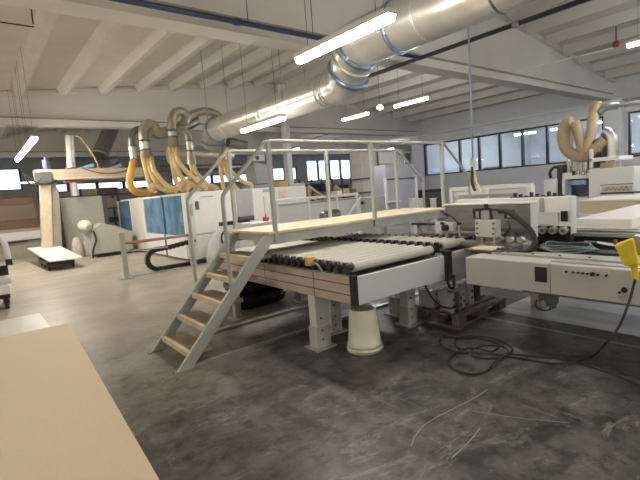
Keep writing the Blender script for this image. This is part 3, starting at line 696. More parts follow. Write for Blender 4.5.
# ================================================================== FAR RIGHT MACHINE WITH TAN HOSES
BX = 12.0
t = thing('edge_processing_machine', 'white machine with blue lit front window and large white hood near the right wall', 'machine', (BX, 4.3, 0))
def pr(a, b, x=BX): return P(a, b, x=x)
def face(px0, py0, px1, py1, x, depth, name, m, par, bev=.01):
    a, b = P(px0, (py0 + py1)/2, x=x), P(px1, (py0 + py1)/2, x=x)
    z0, z1 = P((px0+px1)/2, py1, x=x).z, P((px0+px1)/2, py0, x=x).z
    return MB().bx(x, x + depth, b.y, a.y, max(z0, 0), z1).build(name, m, par, bev)
face(561, 197, 588, 300, BX, 1.2, 'lower_cabinet', 'white', t)
face(562, 172, 589, 179, BX, 1.2, 'header', 'white', t)
face(562, 179, 565, 197, BX, 1.2, 'left_post', 'white', t)
w_ = face(565, 179, 588, 197, BX + .35, .8, 'window', 'navy', t)
face(565, 180, 586, 185, BX + .2, .1, 'blue_cover', 'bluelight', w_); face(565, 187, 571, 197, BX + .2, .1, 'blue_side_cover', 'bluelight', w_)
h1 = face(589, 168, 634, 300, BX - .35, 1.6, 'hood', 'white', t)
face(600, 184, 633, 184.8, BX - .37, .03, 'shelf_edge', 'darkgrey', h1)
face(600, 192, 640, 193.5, BX - .40, .06, 'dark_rail', 'black', h1)
# cursive lettering on a cream strip
st = face(602, 186, 632, 191.5, BX - .362, .012, 'lettered_strip', 'rackpanel', h1)
a0 = P(604, 189.5, x=BX - .375); 
m = MB(); pts = []
for i in range(60):
    u = i / 59; p_ = P(605 + 24 * u, 189 + 1.3 * math.sin(u * 34) - (1.2 if 20 < i % 30 < 26 else 0) + .4*math.cos(u*13), x=BX - .368); pts.append(p_)
m.tube(pts, .012, 5); m.build('cursive_lettering', 'olive', st)
def textobj(s_, size, loc, m, par, rot=(math.pi/2, 0, -math.pi/2)):
    cu = bpy.data.curves.new('lettering', 'FONT'); cu.body = s_; cu.size = size; cu.extrude = .002; cu.materials.append(M[m])
    tmp = bpy.data.objects.new('tmp', cu); C.objects.link(tmp); bpy.context.view_layer.update()
    me = bpy.data.meshes.new_from_object(tmp); bpy.data.objects.remove(tmp)
    o = bpy.data.objects.new('lettering', me); C.objects.link(o); o.parent = par
    off = OFF.get(par.name, Vector((0, 0, 0))); o.location = Vector(loc) - off; o.rotation_euler = rot; return o
p = P(576, 175.5, x=BX - .01); textobj('HOMAG', .14, (BX - .01, p.y, p.z), 'black', t)
p = P(573.8, 175.3, x=BX - .01); MB().bx(BX - .012, BX, p.y - .04, p.y + .04, p.z, p.z + .11).build('logo_square', 'black', t)
# top deck frame
face(589, 149, 592, 168, BX, .1, 'white_mast', 'white', t); face(589, 157, 620, 161, BX, .9, 'white_shelf', 'white', t)
m = MB()
for a, b in ((594, 158), (600, 158)):
    c_ = P(a, b + 4, x=BX + .3); corr(m, [c_, c_ + Vector((0, .05, .35)), c_ + Vector((0, -.12, .5)), c_ + Vector((0, -.25, .35)), c_ + Vector((0, -.25, 0))], .07, .05, 10)
m.build('black_hose_loop', 'rubber', t)
m = MB(); rng = random.Random(3)
for i in range(9):
    a = 566 + i * 2.6; p_ = P(a, 172, x=BX + .4); hh = rng.uniform(.15, .45); m.cyl(p_, p_ + Vector((0, 0, hh)), rng.uniform(.03, .07), n=10)
m.build('motor_row', 'steel', t)
face(557, 165, 562, 200, BX, .3, 'black_conduit_box', 'black', t)
m = MB(); m.tube(smooth([P(551, 178, x=BX), P(550, 172, x=BX), P(555, 167, x=BX), P(560, 170, x=BX), P(561, 178, x=BX)], 5), .035); m.build('black_loop', 'rubber', t)
face(545, 180, 557, 300, BX - .1, .5, 'white_side_box', 'white', t)
face(600, 162, 614, 168, BX + .2, .4, 'tan_motor', 'tanhose', t); face(590, 161, 600, 168, BX + .25, .4, 'dark_motor', 'black', t)
face(634, 165, 700, 300, BX + .2, 1.2, 'right_cabinet', 'beam', t)
# tan hose assembly
t = thing('tan_extraction_hose', 'thick tan flexible hoses looping above the far right machine', 'hose', P(575, 150, x=BX))
X_ = BX + .3
m = MB(); corr(m, [P(572, 122, x=X_), P(566, 124, x=X_), P(562.5, 133, x=X_), P(565, 147, x=X_), P(574, 155, x=X_), P(585, 156, x=X_), P(595, 149, x=X_), P(606, 139, x=X_)], .14, .08, 14, .05); m.build('looped_hose', 'tanhose', t)
m = MB(); corr(m, [P(597, 101, x=X_ + .2), P(594, 112, x=X_ + .2), P(592, 128, x=X_ + .1), P(588, 145, x=X_), P(586, 152, x=X_)], .125, .09, 14, .05); m.build('upright_hose', 'tanhose', t)
m = MB(); corr(m, [P(575, 122, x=X_), P(578, 130, x=X_), P(580, 142, x=X_), P(586, 155, x=X_)], .115, .09, 14, .05); m.build('inner_hose', 'tanhose', t)
MB().tube([P(570.5, 124, x=X_ + .3), P(571, 140, x=X_ + .3), P(571.5, 170, x=X_ + .3)], .11, 16).build('silver_riser', 'galv', t)
MB().tube(smooth([P(604, 131, x=X_), P(609, 133, x=X_), P(612, 139, x=X_), P(612.5, 150, x=X_), P(612.5, 158, x=X_)], 6), .13, 18).build('silver_elbow', 'steel', t)
MB().tube(smooth([P(598, 113, x=X_ + .2), P(606, 107, x=X_ + .3), P(618, 105, x=X_ + .4)], 6), .10, 14).build('upper_pipe', 'galvdark', t)
MB().tube([P(618, 105, x=X_ + .4), P(700, 97, x=X_ + .4)], .06, 12).build('wall_pipe', 'steel', t)

# ================================================================== FENCE AND MID GROUND
t = thing('guard_fence', 'white framed guard fence with pale infill panels behind the walkway', 'fence', (6.3, 8, 0))
for i, (a, b) in enumerate(((5.15, 6.0), (6.0, 6.85), (6.85, 7.5))):
    MB().bx(a + .03, b - .03, 8.0, 8.02, .15, 1.42).build('infill_panel', 'beam', t)
    MB().bx(a - .03, a + .03, 7.98, 8.04, 0, 1.50).build('post', 'white', t, .004)
MB().bx(7.47, 7.53, 7.98, 8.04, 0, 1.50).build('post', 'white', t, .004)
MB().bx(5.1, 7.55, 7.97, 8.05, 1.47, 1.53).build('top_rail', 'white', t, .006); MB().bx(5.1, 7.55, 7.985, 8.035, 1.38, 1.41).build('mid_rail', 'greysteel', t)
m = MB().bar((7.55, 7.9, 1.42), (7.1, 7.9, 1.0), .04, .04); m.build('brace', 'white', t)
t = thing('electric_motor', 'grey cylindrical motor lying behind the walkway railing', 'motor', P(330, 216, y=7.2))
a, b = P(322, 217, y=7.0), P(338, 214.5, y=7.0)
MB().tube([a, a.lerp(b, .05), b], [.08, .11, .11], 18).build('motor_body', 'galvdark', t)
m = MB()
for k_ in range(8): q = a.lerp(b, .1 + k_ * .11); d_ = (b - a).normalized(); m.tube([q, q + d_ * .01], .12, 18)
m.build('cooling_fins', 'darkgrey', t)
MB().bx(a.x - .02, b.x + .1, 6.85, 7.15, 0, min(a.z, b.z) - .1).build('pedestal', 'bed', t)
# pale bench and boxes behind the right part of walkway
t = thing('pale_green_cabinet', 'pale green control cabinet with a round black knob behind the railing', 'cabinet', P(372, 215, y=9))
a, b = P(360, 198, y=9.), P(386, 214, y=9.)
MB().bx(a.x, b.x, 9, 9.5, 0, a.z).build('body', 'greenish', t, .01); p = P(362, 203, y=8.99); MB().cyl(p, p + Vector((0, -.04, 0)), .05).build('knob', 'black', t)
# tall rack
t = thing('panel_rack', 'tall rack of cream panels standing at the end of the window wall', 'rack', (14.7, 15.5, 0))
a, b = P(361, 150, y=15.2), P(404, 150, y=15.2)
x0_, x1_ = a.x, b.x
for i in range(5):
    MB().bx(x0_, x1_, 15.2, 16.0, .1 + i*.66, .1 + i*.66 + .6).build('panel_stack', 'rackpanel', t, .01)
    MB().bx(x0_ - .05, x1_ + .05, 15.18, 16.02, .1 + i*.66 + .6, .1 + i*.66 + .66).build('beam', 'darkgrey' if i in (1, 2) else 'rackpanel', t)
xm = P(378, 170, y=15.2).x
MB().bx(xm - .03, xm + .03, 15.15, 15.19, 0, 3.4).build('upright', 'darkgrey', t)
a, b = P(379, 152, y=15.1), P(397, 163, y=15.1); MB().bx(a.x, b.x, 15.1, 15.17, b.z, a.z).build('white_panel', 'paperwhite', t, .005)
t = thing('grey_door_cabinet', 'tall grey lilac cabinet with white posts in front of the panel rack', 'cabinet', P(400, 205, y=12.5))
a, b = P(385, 165, y=12.5), P(415, 205, y=12.5)
MB().bx(a.x, P(414, 170, y=12.5).x, 12.5, 13.2, 0, a.z).build('body', 'greypanel', t, .01)
d0, d1 = P(386, 180, y=12.48), P(414, 180, y=12.48)
MB().bx(d0.x, d1.x, 12.46, 12.49, .3, d0.z - .02).build('door', 'greypanel', t, .004)
MB().bx(d0.x - .03, d1.x + .03, 12.44, 12.5, d0.z - .02, d0.z + .05).build('door_head', 'darkgrey', t)
for q in (d0.x - .08, d1.x + .08): MB().bx(q - .05, q + .05, 12.4, 12.5, 0, d0.z + .1).build('post', 'white', t, .006)
MB().bx(d0.x - .1, d0.x + .5, 12.2, 12.5, .95, 1.0).build('shelf', 'white', t)
# low items behind walkway right end
t = thing('black_cabinet', 'low black cabinet against the wall right of the grey lilac cabinet', 'cabinet', P(432, 200, y=14))
a, b = P(424, 190, y=14), P(443, 200, y=14); MB().bx(a.x, b.x, 14, 14.8, 0, a.z).build('body', 'black', t, .01); MB().bx(a.x + .1, b.x - .1, 13.985, 14, .2, a.z - .15).build('door', 'darkgrey', t)
for i, px_ in enumerate((413, 422, 434)):
    p0 = P(px_, 203, y=9.5); h_ = P(px_, 199, y=9.5).z
    o = MB().bx(p0.x - .07, p0.x + .07, 9.45, 9.6, 0, h_); o.bx(p0.x - .09, p0.x + .09, 9.43, 9.62, h_, h_ + .03)
    o = o.build('guard_post', 'white', loc=(p0.x, 9.5, 0)); tag(o, ('leftmost', 'middle', 'rightmost')[i] + ' short white post behind the right end of the walkway', 'post')
# second white frame fence behind silver box
t = thing('safety_fence', 'pale grey guard frame behind the silver machine box', 'fence', P(490, 195, y=6.5))
a, b = P(452, 190, x=8.), P(530, 187, x=8.)
MB().bx(8.0, 8.06, b.y, a.y, 0, 1.42).build('panel', 'wall', t); MB().bx(7.96, 8.1, b.y - .03, a.y + .03, 1.42, 1.50).build('top_rail', 'white', t, .006)
for yy in (a.y, (a.y + b.y)/2, b.y): MB().bx(7.95, 8.11, yy - .04, yy + .04, 0, 1.45).build('post', 'white', t, .005)
MB().bx(7.93, 7.96, b.y + .2, a.y - .2, 1.3, 1.34).build('conduit', 'greysteel', t)

# ================================================================== CNC CENTRE (LEFT MIDDLE)
t = thing('machining_centre', 'white machining centre with blue see-through guards and two front cabinets', 'machine', (4.46, 11.13, 0))
CX = 4.46
ys = [P(px_, 215, x=CX).y for px_ in (184, 163, 144, 131.5, 119)]
MB().bx(CX + .08, 7.8, 11.75, 17.7, .06, .70).build('lower_body', 'white', t, .01)
MB().bx(CX, CX + .08, 11.60, 17.7, .06, .70).build('skirt', 'white', t, .006)
MB().bx(CX, 7.8, 11.6, 17.7, 1.80, 1.86).build('roof_frame', 'white', t, .006)
MB().bx(CX + .6, 7.7, 12.2, 17.5, .7, 1.8).build('inner_machinery', 'darkgrey', t)
for i, (a, b) in enumerate(((ys[0], ys[1]), (ys[1], ys[2]), (ys[3], ys[4]))):
    MB().bx(CX + .02, CX + .04, a + .03, b - .03, .72, 1.80).build('blue_guard', 'bluepane', t)
MB().bx(CX - .01, CX + .06, ys[2], ys[3], .06, 1.83).build('side_door', 'mdf_light', t, .006)
for y_ in ys[1:2] + ys[3:]: MB().bx(CX - .015, CX + .05, y_ - .05, y_ + .05, .06, 1.82).build('frame_post', 'bluepane' if y_ == ys[1] else 'white', t, .004)
y2 = ys[2]; MB().bx(CX - .015, CX + .05, y2 - .08, y2 + .02, .06, 1.82).build('frame_post', 'white', t, .004)
# front cabinet
cb = MB().bx(CX, 5.84, 11.13, 11.6, .74, 1.86).build('upper_cabinet', 'white', t, .012)
MB().bx(CX + .02, 5.84, 11.15, 11.6, .08, .73).build('lower_cabinet', 'white', t, .012)
MB().bx(CX - .005, CX + .13, 11.115, 11.3, .08, 1.87).build('corner_post', 'beam', t, .01)
p = P(196, 206, y=11.13); m = MB().bx(p.x - .02, p.x + .07, 11.09, 11.13, p.z - .1, p.z + .12); m.build('handle', 'darkgrey', cb, .01)
MB().bx(p.x + .15, p.x + .5, 11.124, 11.13, 1.70, 1.73).build('name_strip', 'greysteel', cb)
MB().bx(CX + .02, CX + .09, 11.109, 11.115, 1.25, 1.55).build('vent_strip', 'greysteel', t)
MB().bx(5.84, 6.38, 11.3, 11.6, .5, 1.84).build('grey_bay', 'greypanel', t)
MB().bx(5.9, 6.35, 11.1, 11.28, .95, 1.08).build('dark_rail', 'darkgrey', t)
c2 = MB().bx(6.38, 8.3, 11.13, 11.9, .08, 1.84).build('rear_cabinet', 'white', t, .012)
p = P(283, 194, y=11.12); MB().bx(p.x - .15, p.x + .15, 11.115, 11.13, p.z - .12, p.z + .12).build('notice', 'sack', c2)
p = P(266, 191, y=11.12); MB().bx(p.x - .1, p.x + .12, 11.115, 11.13, p.z - .03, p.z + .05).build('blue_sticker', 'bluelight', c2)
p = P(264, 203, y=11.12); MB().bx(p.x, p.x + .015, 11.12, 11.13, .3, 1.6).build('door_gap', 'greysteel', c2)
# curved foot and trunking in front
m = MB(); poly = [(0, 0)] + [(.75 * (1 - math.cos(a)), .95 * math.sin(a)) for a in [i * math.pi / 2 / 10 for i in range(11)]] + [(1.5, .95), (1.5, .8), (1.05, .78), (.7, .5), (.62, 0)]
m.prism([(4.62 + a, .02 + b) for a, b in poly], 'y', 10.55, 10.75); m.build('curved_arm', 'beam', t, .01)
for i in range(10): MB().bx(5.0 + i*.09, 5.06 + i*.09, 10.5, 10.6, .93, 1.03).build('black_clip', 'black', t)
m = MB(); m.tube(smooth([(5.15, 10.5, .85), (5.0, 10.48, .7), (5.0, 10.48, .5), (5.1, 10.5, .3)], 6), .025); m.build('black_tube', 'rubber', t)
MB().bx(4.9, 8.0, 10.9, 11.12, .0, .1).build('base_rail', 'black', t)
# red can on walkway side
t = thing('red_oil_can', 'small red can with a spout on the ledge behind the walkway', 'can', P(266, 221, y=8.6)); p = P(266, 221, y=8.6)
MB().cyl(p, p + Vector((0, 0, .09)), .07).build('can', 'red', t); MB().cyl(p + Vector((0, 0, .09)), p + Vector((.02, 0, .17)), .02, .008).build('spout', 'red', t)
o = MB().bx(4.7, 5.6, 8.3, 9.0, 0, p.z).build('side_table', 'beam', loc=(5, 8.6, 0), bevel=.01); tag(o, 'pale side table beneath the small red can', 'table')

# cable chain loop
t = thing('cable_chain', 'black ribbed cable chain curling on the floor before the white cabinet', 'cable chain', (3.6, 10.95, 0))
path = [(5.1, .055)] + [(4.9 - i * .2, .055) for i in range(7)] + [(3.42 - .26*math.sin(a), .055 + .24*(1 - math.cos(a))) for a in [i * math.pi/8 for i in range(9)]] + [(3.7, .54), (4.0, .58), (4.4, .62)]
pp = smooth([(a, 10.8, b) for a, b in path], 3)
tot = 0; last = None; m = MB()
for a, b in zip(pp, pp[1:]):
    m.bar(a, a.lerp(b, .6), .12, .11, (0, 0, 1) if abs((b - a).normalized().z) < .9 else (1, 0, 0))
m.tube(pp, .04, 8); m.build('chain_links', 'black', t)
o = MB().bx(2.75, 5.2, 10.62, 10.98, .0, .016).build('chain_tray', 'greysteel', loc=(4, 10.8, 0)); tag(o, 'thin metal tray on the floor beneath the cable chain', 'tray')
# barrier post and bar
t = thing('safety_barrier', 'grey barrier post with a brownish light beam bar in front of the blue guards', 'barrier', (2.58, 10.48, 0))
MB().bx(2.53, 2.63, 10.43, 10.53, .02, 1.05).build('post', 'rail', t, .01); MB().bx(2.45, 2.71, 10.35, 10.61, 0, .02).build('foot_plate', 'greysteel', t)
MB().bx(2.52, 2.64, 10.42, 10.54, 1.05, 1.10).build('post_cap', 'sack', t, .01)
MB().cyl((2.63, 10.48, .80), (4.2, 10.6, .80), .035).build('bar', 'copper', t); MB().cyl((2.63, 10.48, .62), (3.6, 10.55, .58), .018).build('lower_bar', 'rail', t)
MB().bx(4.15, 4.28, 10.55, 10.65, .0, .86).build('end_bracket', 'bed', t, .01)

# goosenecks and yellow hoses
def goose(lab, pts, r, m, cone, hoses, yy, hm='hose'):
    base = P(pts[0][0], pts[0][1], y=yy)
    t = thing('extraction_gooseneck', lab, 'duct', base, 'metal goosenecks over the machining centre')
    q = [P(a, b, y=yy + (c[0] if c else 0)) for a, b, *c in pts]
    mb = MB(); p_ = smooth(q[1:], 6)
    mb.tube(p_, r, 18); mb.build('bent_pipe', m, t)
    MB().tube([q[0], q[1]], r * 1.04, 18).build('sleeve', 'galv', t)
    for f in (0, 1): ring(q[f], (0, 0, 1), r, .05, .02, 'galvdark', 'clamp_ring', t)
    if cone:
        ctr = P(cone[0], cone[1], y=yy)
        MB().tube([q[0], ctr], [r * 1.0, r * 1.45], 8).build('splitter', 'galvtan', t)
        start = ctr
    else: start = q[0]
    for i, h in enumerate(hoses):
        mb = MB(); hp = [start + Vector(((i - (len(hoses)-1)/2) * r * .8, 0, .02))] + [P(a, b, y=yy + (c[0] if c else -.2 - .1*i)) for a, b, *c in h]
        corr(mb, hp, .07 if cone else .1, .05, 10, .06); mb.build('flexible_hose', hm, t)
    return t
goose('narrow silver gooseneck farthest left with an amber hose', [(134, 160), (132, 146), (131.5, 137), (135, 130.5), (141, 129), (147, 131)], .095, 'galvdark', None, [[(131, 172), (130, 184), (137, 192), (150, 192), (156, 190)]], 13.6, 'hosedark')
goose('brownish gooseneck second from the left with two fanned hoses', [(145.5, 150), (144, 141), (143.5, 130), (148, 124.5), (154, 126), (158, 132), (168, 131), (184, 126)], .14, 'galvtan', (147, 157), [[(146, 170), (150, 184), (156, 192)], [(151, 172), (159, 186), (169, 192)], [(154, 170), (165, 184), (177, 190)]], 13.2)
goose('tallest gooseneck in the middle with a fan of pale hoses', [(173, 137), (172, 131), (171.5, 121), (175, 113.5), (181, 111.5), (186, 116), (185, 124)], .13, 'galvtan', (173.5, 147), [[(172, 160), (175, 178), (180, 190)], [(175, 162), (182, 178), (194, 186), (198, 191)], [(178, 160), (187, 172), (199, 182), (207, 190)]], 13.0)
goose('lower gooseneck right of the middle one with a pale hose', [(190, 151), (189, 141), (188, 135), (184, 130.5), (178, 128)], .11, 'galvtan', (192, 164), [[(192, 172), (187, 182), (181, 187), (184, 191)], [(196, 172), (204, 181), (212, 189)]], 14.0)
goose('wide arched gooseneck at the right end with a fan of yellow hoses', [(225, 145), (224, 131), (223, 122), (217, 115), (208, 111.5), (198, 112.5), (190, 116), (182, 124), (168, 132)], .125, 'galvtan', (223, 160), [[(221, 172), (224, 191)], [(226, 172), (232, 183), (238, 190)], [(230, 170), (242, 181), (251, 185), (252, 191)]], 13.4)
t = thing('header_duct', 'dark dented header duct joining the goosenecks', 'duct', P(165, 128, y=13.9))
MB().tube(smooth([P(150, 131, y=13.8), P(162, 134, y=14.0), P(178, 129, y=14.3), P(196, 121, y=14.7)], 5), .17, 20).build('header_run', 'galvdark', t)
# white horizontal hoses loops lying on top of the machine
for i, (a, b, c_, d_) in enumerate(((178, 188, 196, 182), (186, 190, 214, 184), (150, 190, 172, 188))):
    m = MB(); corr(m, [P(a, b, y=12.6), P(a + 3, b - 4, y=12.7), P((a + c_)/2, d_, y=12.9), P(c_, d_ + 3, y=12.8), P(c_ + 4, 191, y=12.7)], .085, .05, 10, .06)
    o = m.build('looped_hose', 'hose', loc=P(a, b, y=12.6)); tag(o, ('pale hose loop on the machining centre below the tallest gooseneck', 'pale hose loop on the machining centre right of the tallest gooseneck', 'yellow hose loop on the machining centre above the blue guards')[i], 'hose', 'hose loops lying on the machining centre')

# ================================================================== LEFT BACKGROUND
t = thing('gantry_frame', 'beige gantry frame with column and long top beam at the left', 'machine frame', (1.9, 16.8, 0))
m = MB(); m.prism([(1.62, 0), (1.92, 0), (2.16, 2.55), (1.86, 2.55)], 'y', 16.6, 17.0); m.build('column', 'beige', t, .02)
m = MB(); m.prism([(1.93, 0), (2.2, 0), (2.36, 2.1), (2.3, 2.55), (2.17, 2.55)], 'y', 16.7, 17.1); m.build('column_rear', 'olive', t, .01)
MB().bx(1.75, 5.1, 16.6, 17.0, 2.62, 2.98).build('top_beam', 'beige', t, .03)
MB().bx(2.1, 5.1, 16.58, 16.6, 2.64, 2.70).build('beam_flange', 'mdf_light', t)
MB().bx(1.72, 2.2, 16.5, 16.62, 2.5, 2.9).build('bracket', 'darkgrey', t, .02)
m = MB(); m.tube(smooth([(1.5, 16.4, 2.8), (1.7, 16.4, 2.6), (2.0, 16.4, 2.52), (2.3, 16.4, 2.62)], 5), .025); m.tube(smooth([(1.4, 16.4, 2.9), (1.6, 16.4, 2.5), (1.9, 16.4, 2.7)], 5), .02); m.build('cable_bundle', 'rubber', t)
m = MB().cyl((2.13, 16.8, 2.98), (2.13, 16.8, 3.28), .11); m.cyl((2.13, 16.8, 3.28), (2.13, 16.8, 3.4), .05); m.build('motor', 'navy', t)
c = MB().cyl((2.84, 16.9, 2.98), (2.92, 16.9, 4.1), .13, n=20).build('chrome_cylinder', 'galv', t); ring((2.84, 16.9, 3.02), (0, 0, 1), .13, .05, .06, 'copper', 'cylinder_flange', c)
MB().cyl((2.85, 16.9, 2.1), (2.85, 16.9, 2.6), .12).build('lower_cylinder', 'galv', t); MB().bx(2.6, 3.15, 16.7, 17.1, 2.54, 2.62).build('red_plate', 'red', t)
m = MB(); m.tube(smooth([(2.95, 16.9, 4.1), (3.2, 16.8, 4.05), (3.45, 16.7, 3.6), (3.6, 16.6, 3.15), (3.6, 16.6, 2.98)], 6), .03); m.build('tan_hose', 'tanhose', t)
m = MB(); m.tube(smooth([(3.1, 16.55, 3.0), (3.6, 16.5, 2.82), (4.2, 16.5, 2.8), (4.7, 16.55, 2.95)], 6), .02); m.build('red_cable', 'copper', t)
for px_ in (84, 113): p = P(px_, 168, y=16.8); MB().bar(p + Vector((-.2, 0, -.05)), p + Vector((.3, 0, .1)), .1, .1).build('blue_clamp', 'bluelight', t)
t = thing('slanted_duct', 'dark slanted round duct above the beige gantry', 'duct', P(98, 152, y=17.0))
a, b = P(100, 155, y=18.2), P(112, 126, y=18.6); MB().cyl(a, b, .28, n=28).build('tube', 'darkgrey', t); ring(a, b - a, .28, .06, .03, 'galvdark', 'end_ring', t)
o = MB(); o.cyl(P(112, 163, y=17.3), P(118, 160, y=17.3), .12); o.cyl(P(100, 170, y=17.5), P(240, 167, y=17.5), .14)
o = o.build('grey_pipe_run', 'galvdark', loc=P(170, 168, y=17.5)); tag(o, 'dark grey pipe run lying level behind the goosenecks', 'pipe')

t = thing('board_saw', 'long low beam saw frame under the brown boards at the far left', 'machine', (-.5, 19.3, 0))
MB().bx(-4, 2.2, 19.3, 20.6, .0, .46).build('base', 'olive', t, .01); MB().bx(-4, 2.15, 19.2, 19.3, .68, .98).build('white_beam', 'beam', t, .01)
MB().bx(-4, 2.18, 19.32, 20.6, .46, 1.08).build('frame', 'olive', t); MB().bx(-4, 1.5, 19.25, 19.3, .6, .64).build('slot', 'black', t)
boards('brown_board', -4, 2.05, 19.35, 20.5, 1.09, 1.41, 6, 'brown', 'brown board in the lower part of the far left pile', 'board', 'brown boards piled at the far left', jit=.015)
boards('mauve_board', -4, 1.9, 19.35, 20.5, 1.42, 1.95, 6, 'mauve', 'greyish brown board in the middle of the far left pile', 'board', 'greyish boards piled at the far left', jit=.015)
boards('brown_board', -4, 1.85, 19.4, 20.5, 1.96, 2.2, 5, 'brown', 'brown board in the upper part of the far left pile', 'board', 'brown boards on top of the far left pile', jit=.015)
o = MB().cyl((-4, 18.9, 2.62), (1.9, 17.2, 2.62), .035).build('white_rail', 'white', loc=(0, 18, 2.6)); tag(o, 'thin white horizontal rail in front of the far left window', 'rail')

t = thing('grey_sheet_cabinet', 'large pale grey green cabinet with dark side posts behind the patterned sacks', 'cabinet', (3.1, 17.6, 0))
MB().bx(2.45, 3.78, 17.4, 18.4, .05, 2.06).build('body', 'greenish', t, .01)
MB().bx(2.33, 2.45, 17.38, 17.5, 0, 2.05).build('left_post', 'darkgrey', t); MB().bx(3.78, 3.92, 17.38, 17.5, 0, 2.05).build('right_post', 'darkgrey', t)
MB().bx(2.5, 3.7, 17.5, 18.3, 0, .05).build('plinth', 'black', t)
t = thing('wrapping_machine', 'low grey green guard machine with a sloping cover and curled top roll', 'machine', (3.3, 16.2, 0))
m = MB(); m.prism([(3.05, .12), (4.25, .12), (4.25, .75), (3.75, 1.0), (3.35, 1.12), (3.0, .95)], 'y', 15.9, 16.6); m.build('sloping_cover', 'greenish', t, .03)
MB().bx(3.1, 4.2, 15.95, 16.55, .0, .12).build('base', 'black', t)
MB().tube([(2.95, 15.85, 1.02), (2.9, 16.0, 1.08), (2.9, 16.3, 1.06), (3.0, 16.5, 1.0)], [.10, .2, .22, .16], 24).build('roll', 'mdf_light', t)
MB().cyl((2.95, 15.82, 1.02), (2.95, 15.85, 1.02), .07).build('roll_core', 'olive', t)
MB().bar((2.9, 16.2, 1.0), (3.1, 16.2, .1), .08, .3).build('side_arm', 'bed', t)
m = MB(); m.tube(smooth([(3.05, 15.85, .9), (3.1, 15.82, .6), (2.98, 15.82, .3), (2.95, 15.85, .02)], 5), .03); m.build('black_tube', 'rubber', t)
for i, (x_, y_, s_) in enumerate(((2.72, 16.95, 1.), (3.06, 17.05, .85))):
    m = MB(); N = 20; prof = [(0, .14), (.05, .19), (.3, .2), (.5, .17), (.62, .12), (.68, .05)]
    vs = [(x_ + r * s_ * math.cos(2*math.pi*k_/N), y_ + r * .7 * s_ * math.sin(2*math.pi*k_/N), z * s_ * (1 + .04 * math.sin(3*k_))) for z, r in prof for k_ in range(N)]
    m.add(vs, [(a*N+k_, a*N+(k_+1) % N, (a+1)*N+(k_+1) % N, (a+1)*N+k_) for a in range(len(prof)-1) for k_ in range(N)], True); m.add(vs[:N], [tuple(range(N))]); m.add(vs[-N:], [tuple(range(N))])
    o = m.build('patterned_sack', 'sack', loc=(x_, y_, 0)); tag(o, ('left and larger of two pink patterned sacks before the grey cabinet', 'right and smaller of two pink patterned sacks before the grey cabinet')[i], 'sack')

# flat board on a dolly
t = thing('dolly', 'low black wheeled dolly under the white panel at the left', 'dolly', (1.8, 14.6, 0))
MB().bx(1.45, 2.15, 14.15, 16.0, .14, .25).build('frame', 'black', t); MB().bx(1.6, 2.1, 15.6, 15.8, .25, .37).build('bearer', 'darkgrey', t)
for xx in (1.52, 2.12):
    for yy in (14.3, 15.2, 15.9): MB().cyl((xx - .02, yy, .07), (xx + .02, yy, .07), .07, n=14).build('wheel', 'rubber', t)
for yy in (14.3, 15.2, 15.9): MB().bx(1.5, 2.15, yy - .03, yy + .03, .07, .14).build('axle', 'darkgrey', t)
m = MB(); q = [P(49, 261, z=.30), P(83, 257, z=.30), P(58, 245, z=.5), P(27, 248, z=.5)]
vs = q + [v - Vector((0, 0, .035)) for v in q]
m.add(vs, [(0, 1, 2, 3), (7, 6, 5, 4), (0, 4, 5, 1), (1, 5, 6, 2), (2, 6, 7, 3), (3, 7, 4, 0)])
o = m.build('white_board', 'paperwhite', loc=q[0]); tag(o, 'large white panel lying flat on the low dolly at the left', 'board')

# cart with boards at left edge
t = thing('board_cart', 'small wheeled cart at the left edge with a white top and black frame', 'cart', (.2, 9.6, 0))
MB().bx(-.9, .38, 9.3, 10.2, .27, .45).build('white_tray', 'white', t, .03); MB().bx(-.9, .36, 9.35, 10.15, .2, .27).build('frame', 'black', t)
MB().bx(-.9, .41, 9.3, 9.36, .46, .56).build('edge_rail', 'beam', t, .01); MB().bx(-.85, .33, 9.4, 10.1, .45, .57).build('insert', 'bed', t)
for yy in (9.45, 10.05):
    for xx in (.3, -.8):
        w_ = MB().cyl((xx - .03, yy, .085), (xx + .03, yy, .085), .085, n=18).build('wheel', 'rubber', t); MB().bx(xx - .05, xx - .03, yy - .03, yy + .03, .085, .2).build('fork', 'darkgrey', w_); MB().bx(xx + .03, xx + .05, yy - .03, yy + .03, .085, .2).build('fork', 'darkgrey', w_)
o = MB().bx(-.8, .2, 9.5, 10.0, .57, 1.33).build('board_bundle', 'mdf', loc=(0, 9.6, .57), bevel=.006); tag(o, 'upright bundle of beige boards standing on the cart at the left edge', 'boards')
t = thing('white_roller_arm', 'white curved guard with a black foot beside the beige bundle on the cart', 'guard', (.4, 9.6, .57))
m = MB(); m.tube(smooth([(.24, 9.7, 1.28), (.34, 9.7, 1.26), (.41, 9.7, 1.12), (.43, 9.7, .85)], 6), .05, 14); m.build('guard', 'white', t); MB().bx(.38, .48, 9.64, 9.76, .74, .85).build('foot', 'black', t); MB().bx(.24, .40, 9.66, 9.74, .57, .74).build('bracket', 'black', t)

